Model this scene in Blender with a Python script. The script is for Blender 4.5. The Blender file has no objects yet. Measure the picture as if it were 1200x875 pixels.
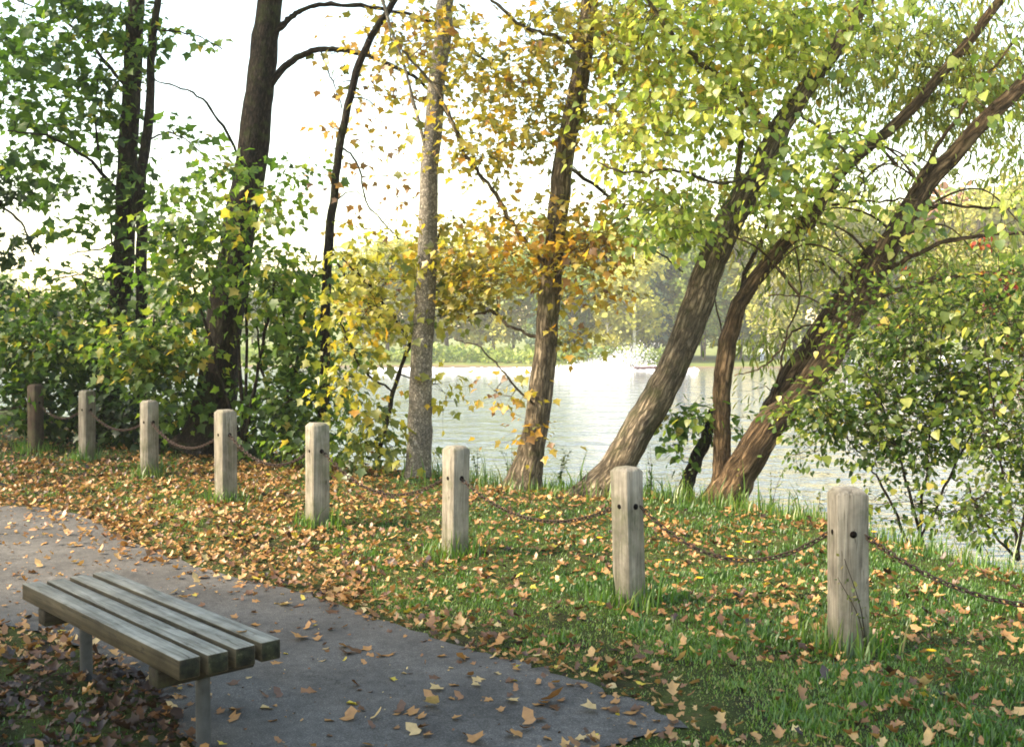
import bpy, math, random
import numpy as np
from mathutils import Vector, Matrix
from mathutils.geometry import delaunay_2d_cdt

random.seed(7)
RNG = np.random.default_rng(11)
R = math.radians
SC = bpy.context.scene
COL = SC.collection

# ------------------------------------------------------------------ camera, world, sun, exposure
CAM_H = 1.65
F = 1250.0                                   # focal length in pixels of the 1200 x 875 photograph
PITCH = math.atan(42.5 / F)
cd = bpy.data.cameras.new('camera')
cam = bpy.data.objects.new('camera', cd); COL.objects.link(cam)
cam.location = (0, 0, CAM_H)
cam.rotation_euler = (math.pi / 2 - PITCH, 0, 0)
cd.sensor_width = 36.0
cd.lens = F / 1200 * 36.0
cd.clip_start = 0.05; cd.clip_end = 3000
SC.camera = cam

SUN_EL, SUN_AZ = R(43), R(257)               # azimuth clockwise from +Y: the sun stands to the left
w = bpy.data.worlds.new('World'); SC.world = w; w.use_nodes = True
wn = w.node_tree
bg = wn.nodes['Background']
sky = wn.nodes.new('ShaderNodeTexSky'); sky.sky_type = 'NISHITA'
sky.sun_disc = False; sky.sun_elevation = SUN_EL; sky.sun_rotation = SUN_AZ
sky.air_density = 1.7; sky.dust_density = 0.8; sky.ozone_density = 1.0
wn.links.new(sky.outputs[0], bg.inputs[0])
bg.inputs[1].default_value = 0.12
sl = bpy.data.lights.new('sun', 'SUN'); so = bpy.data.objects.new('sun', sl); COL.objects.link(so)
sl.energy = 3.4; sl.angle = R(9.0); sl.color = (1.0, 0.90, 0.74)
sdir = Vector((math.sin(SUN_AZ) * math.cos(SUN_EL), math.cos(SUN_AZ) * math.cos(SUN_EL), math.sin(SUN_EL)))
so.rotation_euler = sdir.to_track_quat('Z', 'Y').to_euler()
so.location = (-30, -10, 40)
SC.view_settings.view_transform = 'Standard'
SC.view_settings.look = 'None'
SC.view_settings.gamma = 1.0
SC.view_settings.use_curve_mapping = False
SC.view_settings.exposure = 2.13
SC.view_settings.use_white_balance = True
SC.view_settings.white_balance_temperature = 7200
SC.view_settings.white_balance_tint = 12
SC.render.engine = 'CYCLES'
SC.cycles.max_bounces = 8
SC.cycles.diffuse_bounces = 4
SC.cycles.transmission_bounces = 6
SC.cycles.volume_bounces = 1
SC.cycles.use_denoising = True
SC.cycles.filter_width = 1.8

# ------------------------------------------------------------------ projection helpers
CT, ST = math.cos(PITCH), math.sin(PITCH)

def ray(px, py):
    x = (px - 600) / F; u = (437.5 - py) / F
    return np.array([x, CT + u * ST, -ST + u * CT])

def P(px, py, Y):
    d = ray(px, py)
    t = Y / d[1]
    return np.array([d[0] * t, Y, CAM_H + d[2] * t])

def on_z(px, py, z):
    d = ray(px, py)
    t = (z - CAM_H) / d[2]
    return np.array([d[0] * t, d[1] * t, z])

def sstep(a, b, x):
    t = np.clip((np.asarray(x, float) - a) / (b - a), 0, 1)
    return t * t * (3 - 2 * t)

# ------------------------------------------------------------------ terrain shape
EDGE = np.array([(-60, 44), (-20, 27), (-9, 19.5), (-5, 16.0), (-2.5, 13.2), (-0.94, 11.9), (0.36, 11.4), (1.95, 10.8),
                 (2.75, 9.9), (3.5, 7.6), (4.8, 5.6), (7.5, 3.2), (14, 0), (60, -18)], float)
WATER_Z = -1.36
SHORE_Y = 108.0

def edge_dist(x, y):
    x = np.asarray(x, float); y = np.asarray(y, float)
    best = np.full(x.shape, 1e9)
    for a, b in zip(EDGE[:-1], EDGE[1:]):
        d = b - a; L2 = d @ d
        t = np.clip(((x - a[0]) * d[0] + (y - a[1]) * d[1]) / L2, 0, 1)
        best = np.minimum(best, np.hypot(x - a[0] - t * d[0], y - a[1] - t * d[1]))
    ye = np.interp(x, EDGE[:, 0], EDGE[:, 1])
    return np.where(y > ye, best, -best)

def wob(x, y, s, k=0):
    x = np.asarray(x, float) * s; y = np.asarray(y, float) * s
    return (np.sin(x * 1.7 + y * 0.6 + k) + np.sin(-x * 0.8 + y * 1.9 + 2.1 + k) + np.sin(x * 2.9 - y * 2.3 + 4.2 + k) * .6
            + np.sin(x * 4.1 + y * 3.7 + 1.1 * k) * .4) / 3.0

PATH_U = [(-260, 588), (-120, 588), (0, 593), (60, 597), (112, 612), (160, 641), (250, 671), (330, 691), (400, 711), (470, 737), (530, 757),
          (600, 776), (660, 793), (720, 813), (770, 834), (797, 848)]
PATH_L = [(790, 855), (745, 868), (690, 882), (600, 900), (480, 925), (380, 945), (300, 935), (250, 905), (222, 868), (190, 826), (150, 791),
          (100, 760), (50, 743), (0, 733), (-120, 722), (-260, 716)]

def rise(x, y):
    return 0.030 * np.maximum(0, np.asarray(y, float) - 7.0) * sstep(2.0, -2.0, x)

def h_smooth(x, y):
    return rise(x, np.minimum(y, 22))

def unground(px, py, n=8):
    z = 0.0
    for _ in range(n):
        p = on_z(px, py, z); z = float(h_smooth(p[0], p[1]))
    return np.array([p[0], p[1], z])

def smooth_closed(pts, k=4):
    pts = np.array(pts); n = len(pts); out = []
    for i in range(n):
        p0, p1, p2, p3 = pts[i - 1], pts[i], pts[(i + 1) % n], pts[(i + 2) % n]
        for j in range(k):
            t = j / k
            out.append(.5 * ((2 * p1) + (-p0 + p2) * t + (2 * p0 - 5 * p1 + 4 * p2 - p3) * t * t + (-p0 + 3 * p1 - 3 * p2 + p3) * t ** 3))
    return np.array(out)

PATH_POLY = np.array([unground(*p)[:2] for p in PATH_U + PATH_L])
PATH_POLY = smooth_closed(PATH_POLY, 5)
PATH_POLY += 0.02 * RNG.normal(size=PATH_POLY.shape)

def in_path(x, y):
    x = np.asarray(x, float); y = np.asarray(y, float)
    ins = np.zeros(x.shape, bool)
    a = PATH_POLY; b = np.roll(PATH_POLY, -1, 0)
    for (x0, y0), (x1, y1) in zip(a, b):
        c = ((y0 > y) != (y1 > y))
        with np.errstate(divide='ignore', invalid='ignore'):
            xi = (x1 - x0) * (y - y0) / (y1 - y0 + 1e-12) + x0
        ins ^= c & (x < xi)
    return ins

def path_dist(x, y):
    x = np.asarray(x, float); y = np.asarray(y, float)
    best = np.full(x.shape, 1e9)
    a = PATH_POLY; b = np.roll(PATH_POLY, -1, 0)
    for p, q in zip(a, b):
        d = q - p
        t = np.clip(((x - p[0]) * d[0] + (y - p[1]) * d[1]) / (d @ d + 1e-12), 0, 1)
        best = np.minimum(best, np.hypot(x - p[0] - t * d[0], y - p[1] - t * d[1]))
    return np.where(in_path(x, y), -best, best)

def height(x, y):
    x = np.asarray(x, float); y = np.asarray(y, float)
    s = edge_dist(x, y)
    pd = np.where((np.abs(x) < 9) & (y < 16), path_dist(x, y), 9.0)
    off = sstep(0.0, 0.5, pd)
    hh = h_smooth(x, y) + off * (0.035 * wob(x, y, 1.6) + 0.02 * wob(x, y, 4.1, 3))
    hh = hh - 0.05 * sstep(0.02, 0.16, -pd)
    hh = hh - sstep(-0.3, 2.6, s) * (2.2 + hh)
    far = sstep(SHORE_Y - 7, SHORE_Y + 3, y + 2.2 * np.sin(x * .09) + 1.1 * np.sin(x * .31 + 1))
    fh = -1.05 + 0.012 * np.maximum(0, y - SHORE_Y) + 0.25 * wob(x, y, .06)
    return hh * (1 - far) + fh * far

# ------------------------------------------------------------------ mesh builder
class MB:
    def __init__(s):
        s.v = []; s.t = []; s.q = []; s.hue = []; s.co = []; s.n = 0
    def add(s, v, t=None, q=None, hue=0.0, co=None):
        v = np.asarray(v, float).reshape(-1, 3)
        if t is not None and len(t): s.t.append(np.asarray(t, np.int64).reshape(-1, 3) + s.n)
        if q is not None and len(q): s.q.append(np.asarray(q, np.int64).reshape(-1, 4) + s.n)
        s.v.append(v); s.n += len(v)
        s.hue.append(np.broadcast_to(np.asarray(hue, float), (len(v),)).copy())
        s.co.append(v.copy() if co is None else np.asarray(co, float))
        return s
    def mesh(s, name, smooth=False):
        me = bpy.data.meshes.new(name)
        v = np.concatenate(s.v).astype(np.float32)
        t = np.concatenate(s.t) if s.t else np.zeros((0, 3), np.int64)
        q = np.concatenate(s.q) if s.q else np.zeros((0, 4), np.int64)
        nl = t.size + q.size
        me.vertices.add(len(v)); me.vertices.foreach_set('co', v.ravel())
        me.loops.add(nl); me.loops.foreach_set('vertex_index', np.concatenate([t.ravel(), q.ravel()]).astype(np.int32))
        me.polygons.add(len(t) + len(q))
        st = np.concatenate([np.arange(len(t)) * 3, t.size + np.arange(len(q)) * 4]).astype(np.int32)
        me.polygons.foreach_set('loop_start', st)
        if smooth: me.polygons.foreach_set('use_smooth', np.ones(len(st), bool))
        me.update(calc_edges=True)
        a = me.attributes.new('hue', 'FLOAT', 'POINT'); a.data.foreach_set('value', np.concatenate(s.hue).astype(np.float32))
        b = me.attributes.new('barkco', 'FLOAT_VECTOR', 'POINT'); b.data.foreach_set('vector', np.concatenate(s.co).astype(np.float32).ravel())
        return me
    def build(s, name, mat, parent=None, smooth=False, origin=None):
        me = s.mesh(name, smooth)
        o = bpy.data.objects.new(name, me); COL.objects.link(o)
        me.materials.append(mat)
        if origin is not None:
            org = Vector([float(c) for c in origin]); me.transform(Matrix.Translation(-org)); o.location = org
        if parent is not None: o.parent = parent
        return o

def tag(o, label=None, cat=None, group=None, kind=None):
    if label: o['label'] = label
    if cat: o['category'] = cat
    if group: o['group'] = group
    if kind: o['kind'] = kind
    return o

def empty(name, loc, label=None, cat=None, group=None, rz=0):
    o = bpy.data.objects.new(name, None); COL.objects.link(o)
    o.location = [float(c) for c in loc]; o.rotation_euler = (0, 0, rz); o.empty_display_size = .2
    return tag(o, label, cat, group)

def adopt(child, root):
    """parent a mesh built in world space under a thing's empty"""
    child.parent = root
    child.matrix_parent_inverse = (Matrix.Translation(root.location) @ Matrix.Rotation(root.rotation_euler[2], 4, 'Z')).inverted()

def catmull(pts, k):
    pts = np.asarray(pts, float)
    if len(pts) < 3: 
        t = np.linspace(0, 1, k + 1)[:, None]; return pts[0] * (1 - t) + pts[-1] * t
    e = np.vstack([2 * pts[0] - pts[1], pts, 2 * pts[-1] - pts[-2]]); out = []
    for i in range(1, len(e) - 2):
        p0, p1, p2, p3 = e[i - 1:i + 3]
        for j in range(k):
            t = j / k
            out.append(.5 * ((2 * p1) + (-p0 + p2) * t + (2 * p0 - 5 * p1 + 4 * p2 - p3) * t * t + (-p0 + 3 * p1 - 3 * p2 + p3) * t ** 3))
    out.append(pts[-1])
    return np.array(out)

def tube(mb, path, rad, sides=8, lump=0.0, seed=0, cap=True, hue=0.0):
    path = np.asarray(path, float); n = len(path)
    rad = np.broadcast_to(np.asarray(rad, float), (n,))
    tan = np.gradient(path, axis=0); tan /= np.linalg.norm(tan, axis=1, keepdims=True) + 1e-9
    ref = np.array([1, 0, 0]) if abs(tan[0][0]) < .8 else np.array([0, 1, 0])
    u = np.cross(tan[0], ref); u /= np.linalg.norm(u)
    L = np.concatenate([[0], np.cumsum(np.linalg.norm(np.diff(path, axis=0), axis=1))])
    ang = np.arange(sides) / sides * 2 * math.pi
    V = np.zeros((n, sides, 3)); CO = np.zeros((n, sides, 3))
    for i in range(n):
        u = u - tan[i] * (u @ tan[i]); u /= np.linalg.norm(u) + 1e-9
        w_ = np.cross(tan[i], u)
        rr = rad[i]
        if lump:
            rr = rad[i] * (1 + lump * (1 + 3.5 * math.exp(-L[i] / .22)) * (np.sin(3 * ang + L[i] * 2.1 + seed) * .5 + np.sin(5 * ang - L[i] * 3.3 + seed * 2) * .35
                                       + np.sin(2 * ang + L[i] * 6.1 + seed) * .35 + np.sin(9 * ang + L[i] * 1.3) * .3))
        rr = np.broadcast_to(rr, ang.shape)
        V[i] = path[i] + np.outer(np.cos(ang) * rr, u) + np.outer(np.sin(ang) * rr, w_)
        CO[i, :, 0] = np.cos(ang) * rad[i]; CO[i, :, 1] = np.sin(ang) * rad[i]; CO[i, :, 2] = L[i] + seed
    idx = np.arange(n * sides).reshape(n, sides)
    a = idx[:-1]; b = np.roll(idx, -1, 1)[:-1]; c = np.roll(idx, -1, 1)[1:]; d = idx[1:]
    q = np.stack([a, b, c, d], -1).reshape(-1, 4)
    V = V.reshape(-1, 3); CO = CO.reshape(-1, 3); t = None
    if cap:
        V = np.vstack([V, path[-1:]]); CO = np.vstack([CO, CO[-1:]])
        k = n * sides; last = idx[-1]
        t = np.stack([last, np.roll(last, -1), np.full(sides, k)], -1)
    mb.add(V, t, q, hue, CO)

def box(mb, size, loc=(0, 0, 0), rot=None, bev=0.0, hue=0.0):
    """box with chamfered edges (26-face style when bev > 0)"""
    sx, sy, sz = [c / 2 for c in size]
    if bev <= 0:
        V = np.array([(x, y, z) for x in (-sx, sx) for y in (-sy, sy) for z in (-sz, sz)])
        q = [(0, 1, 3, 2), (4, 6, 7, 5), (0, 4, 5, 1), (2, 3, 7, 6), (0, 2, 6, 4), (1, 5, 7, 3)]; t = None
    else:
        V = []; ix = {}
        for a in (-1, 1):
            for b in (-1, 1):
                for c in (-1, 1):
                    for ax in range(3):
                        p = [a * sx, b * sy, c * sz]
                        for k in range(3):
                            if k != ax: p[k] -= (a, b, c)[k] * bev
                        ix[(a, b, c, ax)] = len(V); V.append(p)
        V = np.array(V); q = []; t = []
        for s in (-1, 1):
            q.append([ix[(s, b, c, 0)] for b, c in ((-1, -1), (1, -1), (1, 1), (-1, 1))])
            q.append([ix[(a, s, c, 1)] for a, c in ((-1, -1), (1, -1), (1, 1), (-1, 1))])
            q.append([ix[(a, b, s, 2)] for a, b in ((-1, -1), (1, -1), (1, 1), (-1, 1))])
        for s1 in (-1, 1):
            for s2 in (-1, 1):
                q.append([ix[(-1, s1, s2, 1)], ix[(1, s1, s2, 1)], ix[(1, s1, s2, 2)], ix[(-1, s1, s2, 2)]])
                q.append([ix[(s1, -1, s2, 0)], ix[(s1, 1, s2, 0)], ix[(s1, 1, s2, 2)], ix[(s1, -1, s2, 2)]])
                q.append([ix[(s1, s2, -1, 0)], ix[(s1, s2, 1, 0)], ix[(s1, s2, 1, 1)], ix[(s1, s2, -1, 1)]])
        for a in (-1, 1):
            for b in (-1, 1):
                for c in (-1, 1):
                    t.append([ix[(a, b, c, 0)], ix[(a, b, c, 1)], ix[(a, b, c, 2)]])
        # fix winding outward
        qq = []
        for f in q:
            p = V[f]; nrm = np.cross(p[1] - p[0], p[2] - p[0]); qq.append(f if nrm @ p.mean(0) > 0 else f[::-1])
        tt = []
        for f in t:
            p = V[f]; nrm = np.cross(p[1] - p[0], p[2] - p[0]); tt.append(f if nrm @ p.mean(0) > 0 else f[::-1])
        q, t = qq, tt
    co = V.copy()
    if rot is not None: V = V @ np.array(rot).T
    mb.add(V + np.array(loc), t, q, hue, co + np.array([hue * 7.3, hue * 3.1, 0]))

# ------------------------------------------------------------------ leaves
def _fan(pts, centre, fold):
    v = [(centre[0], centre[1], 0)] + [(x, y, fold * abs(x) - 0.12 * (y - .4) ** 2) for x, y in pts]
    n = len(pts)
    return np.array(v), np.array([(0, 1 + i, 1 + (i + 1) % n) for i in range(n)])
MAPLE = _fan([(0, 0), (.30, -.04), (.32, .16), (.62, .42), (.33, .50), (.24, .62), (0, 1), (-.24, .62), (-.33, .50), (-.62, .42), (-.32, .16), (-.30, -.04)], (0, .36), .25)
HEART = _fan([(0, 0), (.33, .02), (.46, .28), (.28, .66), (0, 1), (-.28, .66), (-.46, .28), (-.33, .02)], (0, .36), .22)
OVAL = (np.array([(0, 0, 0), (.30, .3, .07), (.27, .62, .06), (0, 1, -.03), (-.27, .62, .06), (-.30, .3, .07)]), np.array([(0, 1, 2), (0, 2, 3), (0, 3, 4), (0, 4, 5)]))
NARROW = (np.array([(0, 0, 0), (.12, .35, .03), (.09, .7, .0), (0, 1, -.12), (-.09, .7, .0), (-.12, .35, .03)]), np.array([(0, 1, 2), (0, 2, 3), (0, 3, 4), (0, 4, 5)]))
CRUMPLE = _fan([(0, 0), (.34, .05), (.22, .30), (.52, .50), (.20, .72), (.05, .95), (-.20, .70), (-.40, .62), (-.22, .40), (-.46, .12)], (.04, .42), .45)
CRUMPLE2 = _fan([(0, 0), (.20, -.04), (.42, .22), (.30, .48), (.34, .74), (.06, .90), (-.16, .98), (-.34, .60), (-.18, .34), (-.38, .10)], (-.05, .45), -.4)
CLUMP = (np.array([(0, 0, 0), (.5, .3, .12), (.35, .8, -.1), (0, 1, .1), (-.5, .7, -.1), (-.4, .2, .15)]), np.array([(0, 1, 2), (0, 2, 3), (0, 3, 4), (0, 4, 5)]))

def frames(axis, normal):
    """rotation matrices with local y = axis, local z as close to normal as can be"""
    y = axis / (np.linalg.norm(axis, axis=1, keepdims=True) + 1e-9)
    x = np.cross(y, normal); x /= np.linalg.norm(x, axis=1, keepdims=True) + 1e-9
    z = np.cross(x, y)
    return np.stack([x, y, z], -1)

def put_leaves(mb, tmpl, pos, axis, normal, size, hue, bend=None):
    tv, tt = tmpl; n = len(pos)
    if n == 0: return
    size = np.broadcast_to(np.asarray(size, float), (n,)); hue = np.broadcast_to(np.asarray(hue, float), (n,))
    L = np.repeat(tv[None], n, 0).copy()
    if bend is not None:
        b = np.broadcast_to(np.asarray(bend, float), (n,))[:, None]
        L[:, :, 2] += b * (L[:, :, 1] ** 2) + 0.6 * b * np.abs(L[:, :, 0])
    wid = RNG.uniform(.8, 1.15, n)
    L[:, :, 0] *= wid[:, None]
    M = frames(axis, normal)
    V = np.einsum('nij,nkj->nki', M, L) * size[:, None, None] + pos[:, None, :]
    T = tt[None] + (np.arange(n) * len(tv))[:, None, None]
    mb.add(V.reshape(-1, 3), T.reshape(-1, 3), None, np.repeat(hue, len(tv)))

def randn(n): return RNG.normal(size=(n, 3))

# ------------------------------------------------------------------ materials
def new_mat(name):
    m = bpy.data.materials.new(name); m.use_nodes = True
    nt = m.node_tree
    for n in list(nt.nodes): nt.nodes.remove(n)
    out = nt.nodes.new('ShaderNodeOutputMaterial')
    return m, nt, out

def ramp(nt, stops, interp='LINEAR'):
    r = nt.nodes.new('ShaderNodeValToRGB'); cr = r.color_ramp; cr.interpolation = interp
    while len(cr.elements) < len(stops): cr.elements.new(.5)
    for e, (p, c) in zip(cr.elements, stops):
        e.position = p; e.color = (*c, 1)
    return r

def noise(nt, vec, scale, detail=4, rough=.6, dist=0.0):
    n = nt.nodes.new('ShaderNodeTexNoise'); n.inputs['Scale'].default_value = scale
    n.inputs['Detail'].default_value = detail; n.inputs['Roughness'].default_value = rough; n.inputs['Distortion'].default_value = dist
    if vec is not None: nt.links.new(vec, n.inputs['Vector'])
    return n

def mapping(nt, src, scale):
    mp = nt.nodes.new('ShaderNodeMapping'); mp.inputs['Scale'].default_value = scale
    nt.links.new(src, mp.inputs['Vector']); return mp.outputs[0]

def attr(nt, name):
    a = nt.nodes.new('ShaderNodeAttribute'); a.attribute_name = name; return a

def mixc(nt, fac, a, b, mode='MIX'):
    m = nt.nodes.new('ShaderNodeMix'); m.data_type = 'RGBA'; m.blend_type = mode
    for sock, val in ((m.inputs[0], fac), (m.inputs[6], a), (m.inputs[7], b)):
        if hasattr(val, 'is_linked') or isinstance(val, bpy.types.NodeSocket): nt.links.new(val, sock)
        elif isinstance(val, (int, float)): sock.default_value = val
        else: sock.default_value = (*val, 1)
    return m.outputs[2]

def bump(nt, hsock, strength, dist):
    b = nt.nodes.new('ShaderNodeBump'); b.inputs['Strength'].default_value = strength; b.inputs['Distance'].default_value = dist
    nt.links.new(hsock, b.inputs['Height']); return b.outputs[0]

def principled(nt, out, col, rough=.8, spec=.3, normal=None, metal=0.0):
    p = nt.nodes.new('ShaderNodeBsdfPrincipled')
    if isinstance(col, bpy.types.NodeSocket): nt.links.new(col, p.inputs['Base Color'])
    else: p.inputs['Base Color'].default_value = (*col, 1)
    if isinstance(rough, bpy.types.NodeSocket): nt.links.new(rough, p.inputs['Roughness'])
    else: p.inputs['Roughness'].default_value = rough
    p.inputs['Specular IOR Level'].default_value = spec; p.inputs['Metallic'].default_value = metal
    if normal is not None: nt.links.new(normal, p.inputs['Normal'])
    nt.links.new(p.outputs[0], out.inputs[0]); return p

def leaf_mat(name, stops, trans=.45, gloss=.03, tboost=1.3):
    m, nt, out = new_mat(name)
    a = attr(nt, 'hue'); r = ramp(nt, stops); nt.links.new(a.outputs['Fac'], r.inputs[0])
    geo = nt.nodes.new('ShaderNodeNewGeometry')
    n = noise(nt, geo.outputs['Position'], 38, 2)
    rr = ramp(nt, [(.3, (.78, .78, .78)), (.7, (1.1, 1.1, 1.1))]); nt.links.new(n.outputs[0], rr.inputs[0])
    col = mixc(nt, 1.0, r.outputs[0], rr.outputs[0], 'MULTIPLY')
    d = nt.nodes.new('ShaderNodeBsdfDiffuse'); nt.links.new(col, d.inputs[0])
    t = nt.nodes.new('ShaderNodeBsdfTranslucent')
    tc = mixc(nt, 1.0, col, (tboost, tboost * 1.02, tboost * .75), 'MULTIPLY'); nt.links.new(tc, t.inputs[0])
    mx = nt.nodes.new('ShaderNodeMixShader'); mx.inputs[0].default_value = trans
    nt.links.new(d.outputs[0], mx.inputs[1]); nt.links.new(t.outputs[0], mx.inputs[2])
    g = nt.nodes.new('ShaderNodeBsdfGlossy'); g.inputs['Roughness'].default_value = .45; g.inputs[0].default_value = (.8, .8, .8, 1)
    m2 = nt.nodes.new('ShaderNodeMixShader'); m2.inputs[0].default_value = gloss
    nt.links.new(mx.outputs[0], m2.inputs[1]); nt.links.new(g.outputs[0], m2.inputs[2])
    nt.links.new(m2.outputs[0], out.inputs[0])
    return m

def bark_mat(name, dark, light, freq=26, stretch=.16, depth=.03, moss=0.0, rough=.9):
    m, nt, out = new_mat(name)
    co = attr(nt, 'barkco').outputs['Vector']
    v = mapping(nt, co, (1, 1, stretch))
    n1 = noise(nt, v, freq, 5, .65, .6)
    n2 = noise(nt, co, 5, 3)
    n3 = noise(nt, v, freq * 3.1, 3, .7)
    vo = nt.nodes.new('ShaderNodeTexVoronoi'); vo.feature = 'DISTANCE_TO_EDGE'; vo.inputs['Scale'].default_value = freq * .8
    wv = nt.nodes.new('ShaderNodeVectorMath'); wv.operation = 'ADD'
    sc_ = nt.nodes.new('ShaderNodeVectorMath'); sc_.operation = 'SCALE'; sc_.inputs['Scale'].default_value = .09
    nt.links.new(n1.outputs['Color'], sc_.inputs[0]); nt.links.new(v, wv.inputs[0]); nt.links.new(sc_.outputs[0], wv.inputs[1])
    nt.links.new(wv.outputs[0], vo.inputs['Vector'])
    vr = ramp(nt, [(0, (.08, .08, .08)), (.10, (.35, .35, .35)), (.34, (1, 1, 1))]); nt.links.new(vo.outputs['Distance'], vr.inputs[0])
    mid = tuple((a + b) / 2 for a, b in zip(dark, light))
    r = ramp(nt, [(.25, dark), (.5, mid), (.75, light)]); nt.links.new(n1.outputs[0], r.inputs[0])
    c = mixc(nt, .85, r.outputs[0], vr.outputs[0], 'MULTIPLY')
    c = mixc(nt, .5, c, n3.outputs[0], 'OVERLAY')
    r2 = ramp(nt, [(.35, (.7, .7, .7)), (.65, (1.15, 1.12, 1.05))]); nt.links.new(n2.outputs[0], r2.inputs[0])
    c = mixc(nt, 1.0, c, r2.outputs[0], 'MULTIPLY')
    if moss:
        n4 = noise(nt, co, 3.2, 5, .7)
        mr = ramp(nt, [(.52, (0, 0, 0)), (.66, (moss, moss, moss))]); nt.links.new(n4.outputs[0], mr.inputs[0])
        c = mixc(nt, mr.outputs[0], c, (.06, .085, .02))
    mh = nt.nodes.new('ShaderNodeMath'); mh.operation = 'MULTIPLY_ADD'; mh.inputs[1].default_value = .6
    nt.links.new(n1.outputs[0], mh.inputs[0]); nt.links.new(vr.outputs[0], mh.inputs[2])
    principled(nt, out, c, rough, .15, bump(nt, mh.outputs[0], .9, depth))
    return m

def plain_mat(name, col, rough=.6, spec=.4, metal=0.0, var=.25, scale=9):
    m, nt, out = new_mat(name)
    tc = nt.nodes.new('ShaderNodeTexCoord')
    n = noise(nt, tc.outputs['Object'], scale, 5)
    lo = tuple(c * (1 - var) for c in col); hi = tuple(min(1, c * (1 + var)) for c in col)
    r = ramp(nt, [(.3, lo), (.7, hi)]); nt.links.new(n.outputs[0], r.inputs[0])
    principled(nt, out, r.outputs[0], rough, spec, bump(nt, n.outputs[0], .15, .005), metal)
    return m

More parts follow.
